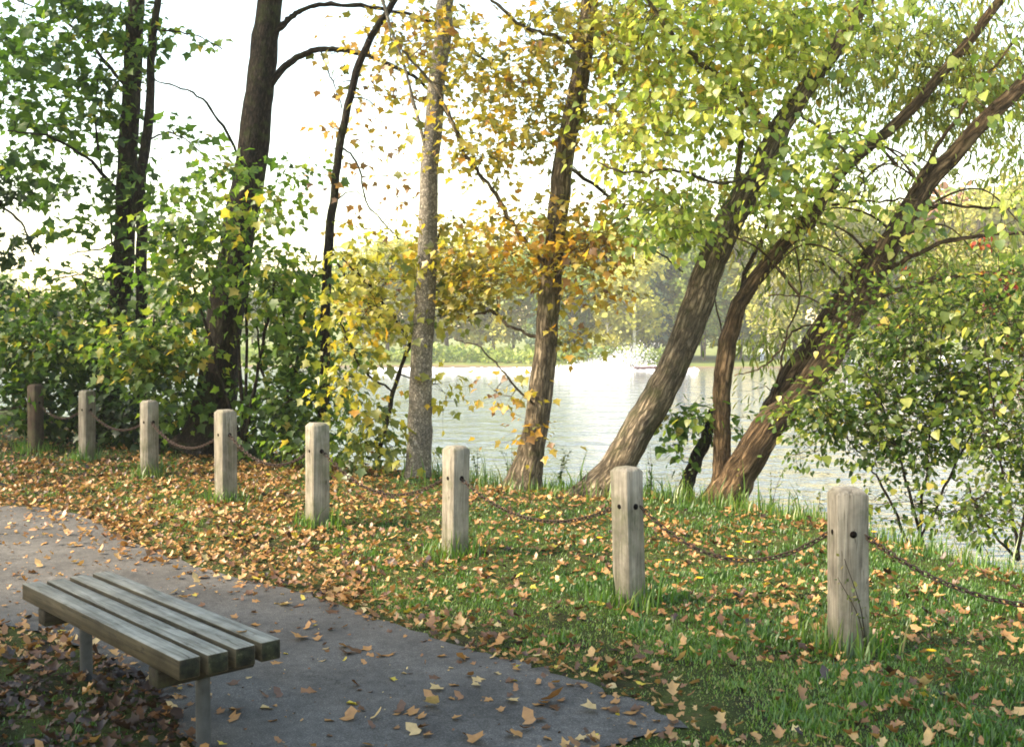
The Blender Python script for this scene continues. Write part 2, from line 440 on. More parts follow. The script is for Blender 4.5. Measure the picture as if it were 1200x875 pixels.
def wood_mat(name, base, dark, moss=0.0, axis=2, algae=0.0, face_shade=False):
    m, nt, out = new_mat(name)
    co = attr(nt, 'barkco').outputs['Vector']
    oi = nt.nodes.new('ShaderNodeObjectInfo')
    ad = nt.nodes.new('ShaderNodeVectorMath'); ad.operation = 'ADD'
    ml = nt.nodes.new('ShaderNodeMath'); ml.operation = 'MULTIPLY'; ml.inputs[1].default_value = 31.0
    nt.links.new(oi.outputs['Random'], ml.inputs[0]); nt.links.new(co, ad.inputs[0]); nt.links.new(ml.outputs[0], ad.inputs[1])
    s = [1, 1, 1]; s[axis] = .05
    v = mapping(nt, ad.outputs[0], s)
    n1 = noise(nt, v, 42, 5, .62, .5); n2 = noise(nt, ad.outputs[0], 7, 4); n3 = noise(nt, v, 150, 3)
    mid = tuple((a + b) * .5 for a, b in zip(base, dark))
    r = ramp(nt, [(.22, dark), (.42, mid), (.62, base), (.8, tuple(c * 1.18 for c in base))]); nt.links.new(n1.outputs[0], r.inputs[0])
    r2 = ramp(nt, [(.3, (.62, .62, .60)), (.65, (1.08, 1.07, 1.05))]); nt.links.new(n2.outputs[0], r2.inputs[0])
    c = mixc(nt, 1.0, r.outputs[0], r2.outputs[0], 'MULTIPLY')
    # drying cracks along the grain
    n5 = noise(nt, v, 20, 3, .5, 1.2)
    cr = ramp(nt, [(.485, (1, 1, 1)), (.5, (.28, .25, .22)), (.515, (1, 1, 1))]); nt.links.new(n5.outputs[0], cr.inputs[0])
    c = mixc(nt, .75, c, cr.outputs[0], 'MULTIPLY')
    rv = ramp(nt, [(0, (.72, .70, .68)), (1, (1.2, 1.19, 1.16))]); nt.links.new(oi.outputs['Random'], rv.inputs[0])
    c = mixc(nt, 1.0, c, rv.outputs[0], 'MULTIPLY')
    if moss:
        n4 = noise(nt, ad.outputs[0], 6, 5, .7)
        mr = ramp(nt, [(.48, (0, 0, 0)), (.62, (moss, moss, moss))]); nt.links.new(n4.outputs[0], mr.inputs[0])
        c = mixc(nt, mr.outputs[0], c, (.07, .085, .03))
    tco = nt.nodes.new('ShaderNodeTexCoord')
    if algae:                                   # green algae and rot creeping up from the soil
        sp = nt.nodes.new('ShaderNodeSeparateXYZ'); nt.links.new(tco.outputs['Object'], sp.inputs[0])
        n7 = noise(nt, ad.outputs[0], 9, 4, .7)
        ma = nt.nodes.new('ShaderNodeMath'); ma.operation = 'MULTIPLY_ADD'; ma.inputs[1].default_value = .45
        nt.links.new(n7.outputs[0], ma.inputs[0]); nt.links.new(sp.outputs[2], ma.inputs[2])
        mr2 = nt.nodes.new('ShaderNodeMapRange'); mr2.inputs[1].default_value = algae + .24; mr2.inputs[2].default_value = algae; mr2.inputs[4].default_value = .75
        nt.links.new(ma.outputs[0], mr2.inputs[0])
        c = mixc(nt, mr2.outputs[0], c, (.085, .088, .045))
    if face_shade:                                # sawn ends painted almost black to stand in for shade
        sp = nt.nodes.new('ShaderNodeSeparateXYZ'); nt.links.new(tco.outputs['Normal'], sp.inputs[0])
        ab = nt.nodes.new('ShaderNodeMath'); ab.operation = 'ABSOLUTE'; nt.links.new(sp.outputs[0], ab.inputs[0])
        n8 = noise(nt, ad.outputs[0], 24, 4, .7)
        er = ramp(nt, [(.4, (.008, .008, .006)), (.6, (.025, .028, .014)), (.75, (.12, .10, .06))]); nt.links.new(n8.outputs[0], er.inputs[0])
        mr3 = nt.nodes.new('ShaderNodeMapRange'); mr3.inputs[1].default_value = .8; mr3.inputs[2].default_value = .95; nt.links.new(ab.outputs[0], mr3.inputs[0])
        # upper faces stay light, flanks darkened brown: shade painted by face normal
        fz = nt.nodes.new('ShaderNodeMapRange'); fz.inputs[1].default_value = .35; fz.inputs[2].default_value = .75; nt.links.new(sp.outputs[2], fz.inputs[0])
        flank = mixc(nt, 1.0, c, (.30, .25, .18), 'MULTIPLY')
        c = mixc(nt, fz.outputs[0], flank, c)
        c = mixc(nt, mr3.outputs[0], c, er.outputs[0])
    mh = nt.nodes.new('ShaderNodeMath'); mh.operation = 'MULTIPLY_ADD'; mh.inputs[1].default_value = .6
    nt.links.new(n1.outputs[0], mh.inputs[0]); nt.links.new(cr.outputs[0], mh.inputs[2])
    principled(nt, out, c, .85, .2, bump(nt, mh.outputs[0], .6, .006))
    return m

G1, G2, G3 = (.022, .055, .010), (.060, .125, .016), (.13, .21, .028)
YG, YE, OR, BR, RD = (.22, .25, .03), (.48, .42, .045), (.54, .26, .02), (.20, .10, .035), (.34, .035, .03)
M = {}
M['leaf_dark'] = leaf_mat('dark green maple leaves', [(0, (.012, .030, .008)), (.4, (.028, .060, .012)), (.75, (.07, .115, .02)), (1, (.20, .20, .03))], .42)
M['leaf_green'] = leaf_mat('green maple leaves', [(0, G1), (.35, G2), (.65, G3), (.85, YG), (1, (.40, .30, .05))], .55, .03, 1.7)
M['leaf_olive'] = leaf_mat('olive turning leaves', [(0, (.05, .07, .012)), (.4, (.12, .12, .02)), (.75, (.26, .20, .035)), (1, (.38, .18, .04))], .48)
M['leaf_yellow'] = leaf_mat('yellow maple leaves', [(0, (.08, .13, .02)), (.3, (.26, .26, .035)), (.65, YE), (.88, (.55, .34, .04)), (1, OR)], .52, .05, 1.4)
M['leaf_gold'] = leaf_mat('golden thin leaves', [(0, (.12, .13, .03)), (.35, (.30, .27, .04)), (.7, (.44, .31, .04)), (.9, OR), (1, BR)], .5, .05, 1.35)
M['leaf_pale'] = leaf_mat('pale green poplar leaves', [(0, (.09, .16, .025)), (.3, (.24, .33, .055)), (.65, (.46, .49, .11)), (.92, (.58, .50, .13)), (1, (.48, .30, .06))], .58, .04, 1.7)
M['leaf_willow'] = leaf_mat('willow leaves', [(0, (.06, .10, .02)), (.4, (.20, .25, .045)), (.75, (.40, .40, .09)), (1, (.46, .36, .07))], .55, .04, 1.6)
M['leaf_bush'] = leaf_mat('small shrub leaves', [(0, (.02, .045, .012)), (.4, (.06, .115, .02)), (.72, (.15, .21, .035)), (.93, (.28, .32, .045)), (1, (.44, .36, .05))], .5, .02, 1.6)
M['leaf_red'] = leaf_mat('red creeper leaves', [(0, (.22, .02, .02)), (.6, (.42, .06, .03)), (1, (.46, .18, .04))], .5)
M['far_green'] = leaf_mat('far green foliage', [(0, (.10, .16, .04)), (.5, (.22, .30, .065)), (1, (.38, .41, .09))], .4, .02, 1.2)
M['far_yellow'] = leaf_mat('far yellow green foliage', [(0, (.28, .31, .06)), (.5, (.46, .45, .10)), (1, (.60, .52, .14))], .4, .02, 1.2)
M['far_pine'] = leaf_mat('far conifer foliage', [(0, (.05, .09, .06)), (.6, (.09, .15, .09)), (1, (.15, .22, .11))], .3, .02, 1.1)
M['far_pink'] = leaf_mat('far russet foliage', [(0, (.22, .10, .06)), (.6, (.40, .20, .10)), (1, (.46, .30, .10))], .35, .02, 1.2)
M['litter'] = leaf_mat('fallen leaves', [(0, (.030, .015, .009)), (.25, (.17, .075, .028)), (.5, (.36, .175, .055)), (.75, (.47, .28, .10)), (.93, (.52, .40, .20)), (1, (.50, .38, .05))], .22, .05, 1.1)
M['grass'] = leaf_mat('grass blades', [(0, (.022, .060, .010)), (.35, (.068, .175, .016)), (.65, (.15, .255, .03)), (.85, (.28, .27, .07)), (1, (.40, .30, .13))], .45, .05, 1.3)
M['weed'] = leaf_mat('weed leaves', [(0, (.04, .08, .02)), (.5, (.13, .17, .04)), (1, (.34, .27, .08))], .45)
M['petal'] = leaf_mat('yellow petals', [(0, (.75, .45, .02)), (1, (.8, .55, .03))], .3)
M['bark_grey'] = bark_mat('smooth grey bark', (.25, .22, .18), (.56, .51, .44), 40, .7, .006, .12)
M['bark_brown'] = bark_mat('furrowed brown bark', (.13, .10, .068), (.56, .45, .32), 28, .19, .035, .35)
M['bark_willow'] = bark_mat('deeply furrowed willow bark', (.045, .028, .016), (.50, .33, .19), 24, .18, .045, .25)
M['bark_dark'] = bark_mat('dark bark', (.014, .011, .009), (.085, .066, .050), 30, .3, .02, .4)
M['bark_twig'] = bark_mat('twig bark', (.028, .020, .014), (.13, .095, .06), 60, .3, .004)
M['bark_birch'] = plain_mat('pale birch bark', (.62, .58, .50), .7, .2, 0, .3, 4)
M['post_wood'] = wood_mat('weathered grey timber', (.27, .245, .205), (.095, .082, .066), .35, 2, .22)
M['post_dark'] = wood_mat('dark post timber', (.065, .045, .034), (.026, .019, .014), .3)  # darker brown tone for the leftmost posts
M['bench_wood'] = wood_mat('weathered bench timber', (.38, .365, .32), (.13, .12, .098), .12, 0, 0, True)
M['beam_wood'] = wood_mat('shade darkened beam timber', (.045, .036, .026), (.018, .015, .011), .3, 1)  # darkened tone stands in for the shade under the seat
M['rust'] = plain_mat('rusted chain steel', (.050, .032, .025), .8, .3, .35, .5, 60)
M['hole'] = plain_mat('dark bored hole', (.008, .006, .005), .9, .05, 0, .2)
M['pipe'] = plain_mat('dull galvanised pipe', (.05, .053, .055), .6, .3, .2, .35, 14)

# asphalt
m, nt, out = new_mat('old asphalt'); M['asphalt'] = m
geo = nt.nodes.new('ShaderNodeNewGeometry')
n1 = noise(nt, geo.outputs['Position'], 140, 4, .8); n2 = noise(nt, geo.outputs['Position'], 1.8, 5, .65); n3 = noise(nt, geo.outputs['Position'], 22, 4)
r1 = ramp(nt, [(.28, (.028, .0255, .023)), (.52, (.074, .069, .063)), (.72, (.20, .188, .172))]); nt.links.new(n1.outputs[0], r1.inputs[0])
r2 = ramp(nt, [(.3, (.60, .60, .60)), (.7, (1.3, 1.28, 1.26))]); nt.links.new(n2.outputs[0], r2.inputs[0])
c = mixc(nt, 1.0, r1.outputs[0], r2.outputs[0], 'MULTIPLY')
r3 = ramp(nt, [(.35, (.8, .8, .8)), (.65, (1.15, 1.15, 1.15))]); nt.links.new(n3.outputs[0], r3.inputs[0])
c = mixc(nt, 1.0, c, r3.outputs[0], 'MULTIPLY')
vo = nt.nodes.new('ShaderNodeTexVoronoi'); vo.feature = 'DISTANCE_TO_EDGE'; vo.inputs['Scale'].default_value = .9
n5 = noise(nt, geo.outputs['Position'], 3.5, 5, .7); va = nt.nodes.new('ShaderNodeVectorMath'); va.operation = 'MULTIPLY_ADD'; va.inputs[1].default_value = (.5, .5, .5)
nt.links.new(n5.outputs['Color'], va.inputs[0]); nt.links.new(geo.outputs['Position'], va.inputs[2]); nt.links.new(va.outputs[0], vo.inputs['Vector'])
r5 = ramp(nt, [(0, (.35, .34, .33)), (.008, (1, 1, 1))]); nt.links.new(vo.outputs['Distance'], r5.inputs[0])
n6 = noise(nt, geo.outputs['Position'], .8, 3); r6 = ramp(nt, [(.5, (0, 0, 0)), (.6, (1, 1, 1))]); nt.links.new(n6.outputs[0], r6.inputs[0])
cr = mixc(nt, r6.outputs[0], (1, 1, 1), r5.outputs[0])
c = mixc(nt, 1.0, c, cr, 'MULTIPLY')
principled(nt, out, c, .85, .25, bump(nt, n1.outputs[0], .5, .004))

# soil and turf below the blades; lawn on the far shore
m, nt, out = new_mat('soil and turf'); M['ground'] = m
geo = nt.nodes.new('ShaderNodeNewGeometry')
n1 = noise(nt, geo.outputs['Position'], 3.1, 6, .7); n2 = noise(nt, geo.outputs['Position'], 45, 4, .7)
r1 = ramp(nt, [(.32, (.034, .025, .016)), (.47, (.034, .042, .012)), (.6, (.055, .070, .018)), (.75, (.11, .075, .038))]); nt.links.new(n1.outputs[0], r1.inputs[0])
r2 = ramp(nt, [(.3, (.5, .5, .5)), (.7, (1.3, 1.3, 1.3))]); nt.links.new(n2.outputs[0], r2.inputs[0])
c = mixc(nt, 1.0, r1.outputs[0], r2.outputs[0], 'MULTIPLY')
sx = nt.nodes.new('ShaderNodeSeparateXYZ'); nt.links.new(geo.outputs['Position'], sx.inputs[0])
fr = nt.nodes.new('ShaderNodeMapRange'); fr.inputs[1].default_value = 60; fr.inputs[2].default_value = 80
nt.links.new(sx.outputs[1], fr.inputs[0])
n4 = noise(nt, geo.outputs['Position'], .35, 4)
r4 = ramp(nt, [(.35, (.09, .13, .03)), (.65, (.17, .17, .06))]); nt.links.new(n4.outputs[0], r4.inputs[0])
zr = nt.nodes.new('ShaderNodeMapRange'); zr.inputs[1].default_value = WATER_Z + .02; zr.inputs[2].default_value = WATER_Z + .2
nt.links.new(sx.outputs[2], zr.inputs[0])
fc = mixc(nt, zr.outputs[0], (.16, .11, .075), r4.outputs[0])
c = mixc(nt, fr.outputs[0], c, fc)
principled(nt, out, c, .95, .1, bump(nt, n2.outputs[0], .8, .03))

# water
m, nt, out = new_mat('lake water'); M['water'] = m
geo = nt.nodes.new('ShaderNodeNewGeometry')
v = mapping(nt, geo.outputs['Position'], (.75, 1.0, 1))
n1 = noise(nt, v, 2.2, 3, .6, .4); n2 = noise(nt, v, .6, 3, .5, .2)
mh = nt.nodes.new('ShaderNodeMath'); mh.operation = 'MULTIPLY_ADD'; mh.inputs[1].default_value = .35
nt.links.new(n1.outputs[0], mh.inputs[0]); nt.links.new(n2.outputs[0], mh.inputs[2])
principled(nt, out, (.088, .095, .084), .05, .85, bump(nt, mh.outputs[0], 1.0, .42))
M['foam'] = plain_mat('white water foam', (.85, .85, .86), .9, .2, 0, .05, 3)
M['spray'] = M['foam']
M['white_paint'] = plain_mat('white boat paint', (.75, .75, .74), .4, .5, 0, .06)
M['red_paint'] = plain_mat('dark red hull paint', (.07, .015, .02), .4, .5, 0, .1)
M['glass'] = plain_mat('dark boat windscreen', (.03, .035, .04), .1, .6, 0, .1)
M['black'] = plain_mat('black outboard casing', (.03, .03, .032), .5, .4, 0, .2)

# ------------------------------------------------------------------ ground, path, water
def axis_pts(parts):
    out = []
    for a, b, n in parts: out.append(np.linspace(a, b, n, endpoint=False))
    out.append([parts[-1][1]]); return np.concatenate(out)
xs = axis_pts([(-700, -120, 12), (-120, -24, 24), (-24, -8, 32), (-8, 6, 140), (6, 16, 34), (16, 120, 26), (120, 700, 12)])
ys = axis_pts([(-40, 2, 28), (2, 15, 130), (15, 26, 30), (26, 96, 14), (96, 114, 36), (114, 200, 14), (200, 1500, 12)])
X, Y = np.meshgrid(xs, ys)
Z = height(X, Y)
idx = np.arange(X.size).reshape(X.shape)
q = np.stack([idx[:-1, :-1], idx[:-1, 1:], idx[1:, 1:], idx[1:, :-1]], -1).reshape(-1, 4)
g = MB().add(np.stack([X, Y, Z], -1).reshape(-1, 3), None, q).build('ground', M['ground'], smooth=True)
tag(g, kind='structure')

pts = [Vector((float(a), float(b))) for a, b in PATH_POLY]
nb = len(pts)
gx, gy = np.meshgrid(np.arange(-8, 3, .22), np.arange(2, 13, .22)); gx = gx.ravel(); gy = gy.ravel()
pd = path_dist(gx, gy); keep = pd < -.08
pts += [Vector((float(a), float(b))) for a, b in zip(gx[keep], gy[keep])]
res = delaunay_2d_cdt(pts, [], [list(range(nb))], 1, 1e-5)
pv = np.array([(p.x, p.y) for p in res[0]])
pz = h_smooth(pv[:, 0], pv[:, 1]) + .012 + .006 * wob(pv[:, 0], pv[:, 1], 1.1)
tri = []
for f in res[2]:
    f = list(f); a, b, c_ = pv[f[0]], pv[f[1]], pv[f[2]]
    tri.append(f if (b[0] - a[0]) * (c_[1] - a[1]) - (b[1] - a[1]) * (c_[0] - a[0]) > 0 else f[::-1])
p = MB().add(np.column_stack([pv, pz]), tri).build('path', M['asphalt'], smooth=True)
tag(p, kind='structure')

wx = axis_pts([(-700, -100, 6), (-100, 100, 20), (100, 700, 6)]); wy = axis_pts([(-40, 10, 5), (10, 120, 20), (120, 700, 5)])
X, Y = np.meshgrid(wx, wy); idx = np.arange(X.size).reshape(X.shape)
q = np.stack([idx[:-1, :-1], idx[:-1, 1:], idx[1:, 1:], idx[1:, :-1]], -1).reshape(-1, 4)
wt = MB().add(np.stack([X, Y, np.full(X.shape, WATER_Z)], -1).reshape(-1, 3), None, q).build('water', M['water'])
tag(wt, kind='structure')

# ------------------------------------------------------------------ haze
def haze(density):
    mb = MB(); box(mb, (460, 300, 48), (0, 100, 20.5))
    m, nt, out = new_mat('pale air')
    pv_ = nt.nodes.new('ShaderNodeVolumePrincipled')
    pv_.inputs['Color'].default_value = (.98, .97, .94, 1); pv_.inputs['Density'].default_value = density
    pv_.inputs['Anisotropy'].default_value = 0.0
    nt.links.new(pv_.outputs[0], out.inputs['Volume'])
    o = mb.build('haze', m); tag(o, kind='stuff')
HAZE = 0.0007
if HAZE: haze(HAZE)

# ------------------------------------------------------------------ tree builder
class Tree:
    def __init__(s, name, label, cat, base, group=None):
        s.root = empty(name, base, label, cat, group)
        s.limbs = MB(); s.twigs = s.limbs; s.nodes = []; s.seed = random.uniform(0, 50)
        s.crowns = []
    def limb(s, pix, Y, rad, sides=14, lump=.05, k=7, flare=0.0, node=True, hidden=False):
        """pix: list of (px, py[, dY]); rad in photo pixels at that depth or metres when < 1"""
        pts = [P(p[0], p[1], Y + (p[2] if len(p) > 2 else 0)) for p in pix]
        path = catmull(pts, k)
        rad = np.asarray(rad, float)
        if rad.max() > 1: rad = rad * Y / F * (.62 if rad.max() <= 8 else .92)
        if rad.max() >= .045:
            nz = np.cumsum(RNG.normal(size=path.shape), 0) * .0065
            path = path + (nz - np.linspace(0, 1, len(path))[:, None] * nz[-1]) * np.minimum(1, np.arange(len(path)) / 6)[:, None]
        if rad.max() < .045:
            nz = np.cumsum(RNG.normal(size=path.shape), 0) * .007 + RNG.normal(size=path.shape) * .006
            path = path + (nz - np.linspace(0, 1, len(path))[:, None] * nz[-1] * .5) * np.minimum(1, np.arange(len(path)) / 3)[:, None]
        r = np.interp(np.linspace(0, 1, len(path)), np.linspace(0, 1, len(rad)), rad)
        if rad.max() < .045: r = r * (1 + .12 * RNG.normal(size=len(r)))
        if flare:
            L = np.concatenate([[0], np.cumsum(np.linalg.norm(np.diff(path, axis=0), axis=1))])
            r = r * (1 + flare * np.exp(-L / .22))
        s.seed += 1.7
        tube(s.limbs, path, r, sides, lump, s.seed)
        if node:
            for a, b in zip(path[::2], r[::2]): s.nodes.append((*a, b))
        return path
    def world_limb(s, pts, rad, sides=12, lump=.05, k=6, flare=0):
        path = catmull(pts, k); r = np.interp(np.linspace(0, 1, len(path)), np.linspace(0, 1, len(rad)), rad)
        if flare:
            L = np.concatenate([[0], np.cumsum(np.linalg.norm(np.diff(path, axis=0), axis=1))]); r = r * (1 + flare * np.exp(-L / .22))
        s.seed += 1.3; tube(s.limbs, path, r, sides, lump, s.seed)
        for a, b in zip(path[::2], r[::2]): s.nodes.append((*a, b))
    def crown(s, blobs, tmpl, size, mat, per=11, spread=.22, hue=(.5, .16), droop=.5, flat=.5, twig=.006, hfun=None, name='crown', dens=1.0, sag=.08):
        """blobs: (px, py, rx, ry, Y, dY, n clusters[, hue shift])"""
        cl = []; hs = []
        for b in blobs:
            px, py, rx, ry, Yc, dY, n = b[:7]; sh = b[7] if len(b) > 7 else 0
            n = max(1, int(n * dens))
            d = randn(n); d /= np.linalg.norm(d, axis=1, keepdims=True); d *= RNG.uniform(0, 1, (n, 1)) ** .4
            for e in d:
                cl.append(P(px + e[0] * rx, py + e[1] * ry, Yc + e[2] * dY)); hs.append(sh)
        cl = np.array(cl); hs = np.array(hs)
        return s.grow(cl, hs, tmpl, size, mat, per, spread, hue, droop, flat, twig, hfun, name, sag)
    def grow(s, cl, hs, tmpl, size, mat, per, spread, hue, droop, flat, twig, hfun, name, sag=.08):
        N = np.array(s.nodes); nodes = N[:, :3]; nr = N[:, 3]
        left = list(range(len(cl))); dmin = np.array([np.min(np.linalg.norm(nodes - c, axis=1)) for c in cl])
        nearest = np.array([np.argmin(np.linalg.norm(nodes - c, axis=1)) for c in cl])
        nodes = list(nodes); nr = list(nr)
        done = np.zeros(len(cl), bool); dirs = np.zeros((len(cl), 3))
        for _ in range(len(cl)):
            i = int(np.argmin(np.where(done, 1e9, dmin))); done[i] = True
            a = nodes[nearest[i]]; b = cl[i]; d = b - a; L = np.linalg.norm(d) + 1e-6
            side = randn(1)[0] * .10 * L
            k = 4 if L < .6 else 6
            t = np.linspace(0, 1, k)[:, None]
            path = a + d * t + side * np.sin(t * math.pi) + np.array([0, 0, sag * L]) * np.sin(t * math.pi)
            r0 = min(nr[nearest[i]] * .6, twig * (1 + 1.1 * L)); r1 = max(r0 * .55, .0022)
            tube(s.twigs, path, np.linspace(r0, r1, k), 4 if r0 < .012 else 6, 0, i * .37)
            dirs[i] = (path[-1] - path[-2]) / (np.linalg.norm(path[-1] - path[-2]) + 1e-9)
            new = path[1:]; 
            for j, pnt in enumerate(new):
                nodes.append(pnt); nr.append(r0 + (r1 - r0) * (j + 1) / k)
                dd = np.linalg.norm(cl - pnt, axis=1) + .04
                better = (dd < dmin) & ~done
                dmin[better] = dd[better]; nearest[better] = len(nodes) - 1
        n = len(cl) * per
        ci = np.repeat(np.arange(len(cl)), per)
        off = randn(n) * spread; off[:, 2] *= flat
        pos = cl[ci] + off
        out = off + dirs[ci] * spread * .7
        out /= np.linalg.norm(out, axis=1, keepdims=True) + 1e-9
        ax = out + np.array([0, 0, -droop]) + .35 * randn(n)
        nor = np.array([0, 0, 1.0]) + .55 * randn(n)
        hclus = RNG.normal(size=len(cl)) * hue[1] * .7
        hv = hue[0] + hs[ci] + hclus[ci] + RNG.normal(size=n) * hue[1]
        if hfun is not None: hv = hv + hfun(pos)
        for k in range(len(cl)):
            for e in pos[k * per:k * per + 3]:
                mid = (cl[k] + e) / 2 + RNG.normal(size=3) * .02
                tube(s.twigs, np.array([cl[k], mid, e]), [.003, .0022, .0014], 3, 0, k)
        mb = MB()
        put_leaves(mb, tmpl, pos, ax, nor, size * np.clip(np.exp(RNG.normal(size=n) * .33), .45, 1.6), np.clip(hv, 0, 1), RNG.uniform(-.25, .1, n))
        s.crowns.append((name, mb, mat))
        return s
    def finish(s, bark, twigmat=None, trunk_name='trunk', branch_name='branches'):
        o = s.limbs.build(trunk_name, bark, smooth=True); adopt(o, s.root)
        for nm, mb, mat in s.crowns:
            c = mb.build(nm, mat); adopt(c, s.root)
        return s.root

def gpt(px, py):
    """terrain point under a pixel of the near bank"""
    z = 0.0
    for _ in range(12):
        q_ = on_z(px, py, z); z = float(height(q_[0], q_[1]))
    return np.array([q_[0], q_[1], z])

YT = 11.0

# grey trunk, straight, in the middle left
t = Tree('lakeside_tree', 'pale grey straight trunk between the thin black trunk and the mid timber post', 'tree', P(488, 571, 11.6))
t.limb([(487, 582), (490, 540), (494, 450), (500, 340), (505, 200), (515, 80), (525, -10), (535, -160), (540, -330)], 11.6, [18, 16, 14.5, 13, 11.5, 11, 10.5, 9.5, 7], 18, .05, 7, .25)
t.limb([(505, 200), (480, 100), (430, -60), (400, -200)], 11.6, [4, 3, 2.5, 2], 8)
t.limb([(535, -120), (600, -220), (680, -330)], 11.6, [6, 4, 2.5], 8)
t.crown([(480, -220, 260, 150, 11.6, 2.2, 130), (500, 60, 90, 80, 12.8, .6, 16, .1), (455, 120, 70, 60, 12.6, .6, 8, .2)], MAPLE, .085, M['leaf_gold'], 9, .2, (.5, .2))
t.finish(M['bark_grey'])

# brown slightly leaning trunk with yellow foliage
t = Tree('lakeside_tree', 'brown furrowed trunk with golden leaves, base at the water edge behind the chain', 'tree', P(614, 579, 11.3))
t.limb([(611, 592), (616, 555), (628, 500), (640, 400), (648, 300), (662, 190), (680, 90), (694, 0), (712, -140), (720, -300)], 11.3, [22, 18.5, 16, 14.5, 13.5, 12.7, 11.8, 10.5, 8.5, 6], 20, .07, 7, .5)
t.limb([(676, 60), (650, 45, -.2), (620, 35, -.4), (585, 5, -.5), (560, -20, -.6)], 11.3, [4, 3.5, 3, 2.5], 8)
t.limb([(645, 320), (610, 280, -.2), (575, 225, -.4), (545, 180, -.5), (520, 125, -.6), (500, 95, -.6), (470, 60, -.6)], 11.3, [4.5, 4, 3.5, 3, 2.5, 2], 8)
t.limb([(660, 190), (720, 240, .2), (770, 300, .3), (800, 320, .4)], 11.3, [4, 3, 2, 1.5], 8)
t.limb([(640, 400), (600, 385, .2), (575, 365, .4), (548, 372, .6), (520, 350, .7)], 11.3, [3.5, 3, 2.5, 2], 8)
t.limb([(645, 330), (680, 300, -.3), (715, 285, -.5)], 11.3, [3, 2, 1.5], 8)
t.limb([(632, 480), (600, 450, -.3), (560, 410, -.5), (530, 400, -.6)], 11.3, [2.5, 2, 1.5, 1.2], 8)
t.crown([(600, 60, 150, 70, 11.1, .9, 36), (580, 130, 80, 60, 11.0, .8, 22), (650, 130, 90, 70, 11.3, .8, 26), (560, 175, 70, 45, 10.9, .5, 16),
         (500, 35, 60, 45, 11.0, .5, 9, .15), (680, 30, 80, 50, 11.2, .8, 24, -.1), (740, 90, 60, 90, 11.5, .8, 26), (740, 230, 60, 60, 11.5, .6, 16),
         (610, 265, 80, 40, 11.0, .6, 22, .25), (690, 290, 45, 30, 10.9, .4, 26, .28), (600, 320, 70, 30, 11.5, .5, 18, .1), (530, 300, 60, 50, 11.8, .6, 20, .05),
         (545, 345, 60, 30, 11.8, .5, 16, 0), (590, 470, 30, 25, 10.9, .3, 4, .2), (680, 400, 30, 20, 11.2, .3, 5, .2), (625, 510, 20, 20, 11.1, .2, 3, .3), (690, 340, 50, 20, 11, .3, 7, .25),
         (690, -160, 240, 130, 11.3, 2.2, 120)], MAPLE, .070, M['leaf_gold'], 11, .19, (.40, .2), dens=1.6)
t.finish(M['bark_brown'])

# leaning poplar
t = Tree('leaning_tree', 'stout furrowed trunk leaning right from the water edge under pale green leaves', 'tree', P(706, 583, 11.0))
t.limb([(690, 600), (712, 560), (742, 510), (775, 455), (805, 390), (828, 325), (850, 275), (885, 210), (915, 150), (955, 90), (1000, 25), (1050, -60), (1100, -180)], 11.0,
       [25, 22, 20, 19.2, 19, 18.5, 17, 14, 11, 9.5, 8, 6], 22, .07, 6, .45)
t.limb([(850, 275), (862, 225, .2), (868, 150, .4), (880, 60, .5), (870, -60, .6)], 11.0, [7, 6, 5, 4, 3], 9)
t.limb([(912, 155), (850, 100, -.3), (800, 60, -.5), (760, 10, -.7), (730, -60, -.8)], 11.0, [6, 5, 4, 3, 2], 9)
t.limb([(885, 210), (840, 215, -.4), (790, 200, -.7), (745, 205, -.9), (700, 190, -1)], 11.0, [4, 3, 2.5, 2, 1.4], 8)
t.limb([(930, 130), (960, 150, -.4), (1000, 190, -.7), (1010, 230, -.9)], 11.0, [4, 3, 2, 1.4], 8)
t.crown([(800, 60, 90, 80, 10.7, .9, 70), (760, 150, 70, 70, 10.6, .8, 46, .05), (850, 140, 70, 60, 11.4, .6, 40, .05), (780, 245, 50, 40, 10.9, .5, 22, -.08), (870, 235, 70, 40, 11.6, .4, 20, 0), (900, 80, 70, 80, 11, .9, 44, .05),
         (760, 30, 70, 60, 10.8, .8, 40, .15), (780, 270, 60, 30, 10.4, .5, 18, -.15), (880, 20, 90, 50, 10.6, .9, 50, .05), (960, 40, 80, 60, 10.9, .9, 36), (990, 190, 60, 60, 10.2, .5, 18, -.1),
         (930, 230, 50, 50, 10.4, .5, 14, -.1), (1080, 60, 110, 70, 11.9, .7, 40), (1160, 110, 60, 80, 11.8, .6, 26), (1000, 150, 70, 50, 11.9, .5, 12), (860, -120, 260, 110, 10.9, 2.2, 130)], HEART, .068, M['leaf_pale'], 13, .175, (.50, .2), droop=1.0, dens=1.35)
t.finish(M['bark_brown'])

# many stemmed willow
t = Tree('willow_tree', 'reddish brown tree forking low into several stems that lean right over the shrubs', 'tree', P(852, 590, 10.9))
t.limb([(842, 605), (855, 575), (880, 530), (905, 492), (940, 462), (968, 420), (990, 370), (1015, 325), (1045, 270), (1080, 215), (1115, 180), (1150, 140), (1200, 95), (1270, 40), (1350, -40)],
       10.8, [26, 23, 21, 18.5, 16.5, 17, 16.5, 15.5, 14, 12.5, 11, 10, 9, 8, 6], 18, .08, 6, .25)
t.limb([(842, 600, .1), (843, 555, .1), (845, 500, .1), (848, 440, .1), (862, 385, .1), (885, 335, .1), (920, 290, .1), (955, 258, .1), (975, 215, .1), (1005, 180, .1), (1060, 135, .1), (1110, 80, .1), (1170, 0, .1), (1230, -80, .1)],
       10.8, [14, 11, 11, 12, 11, 10, 9, 9, 8, 7.5, 7, 6.5, 6, 5], 14, .07, 6, .2)
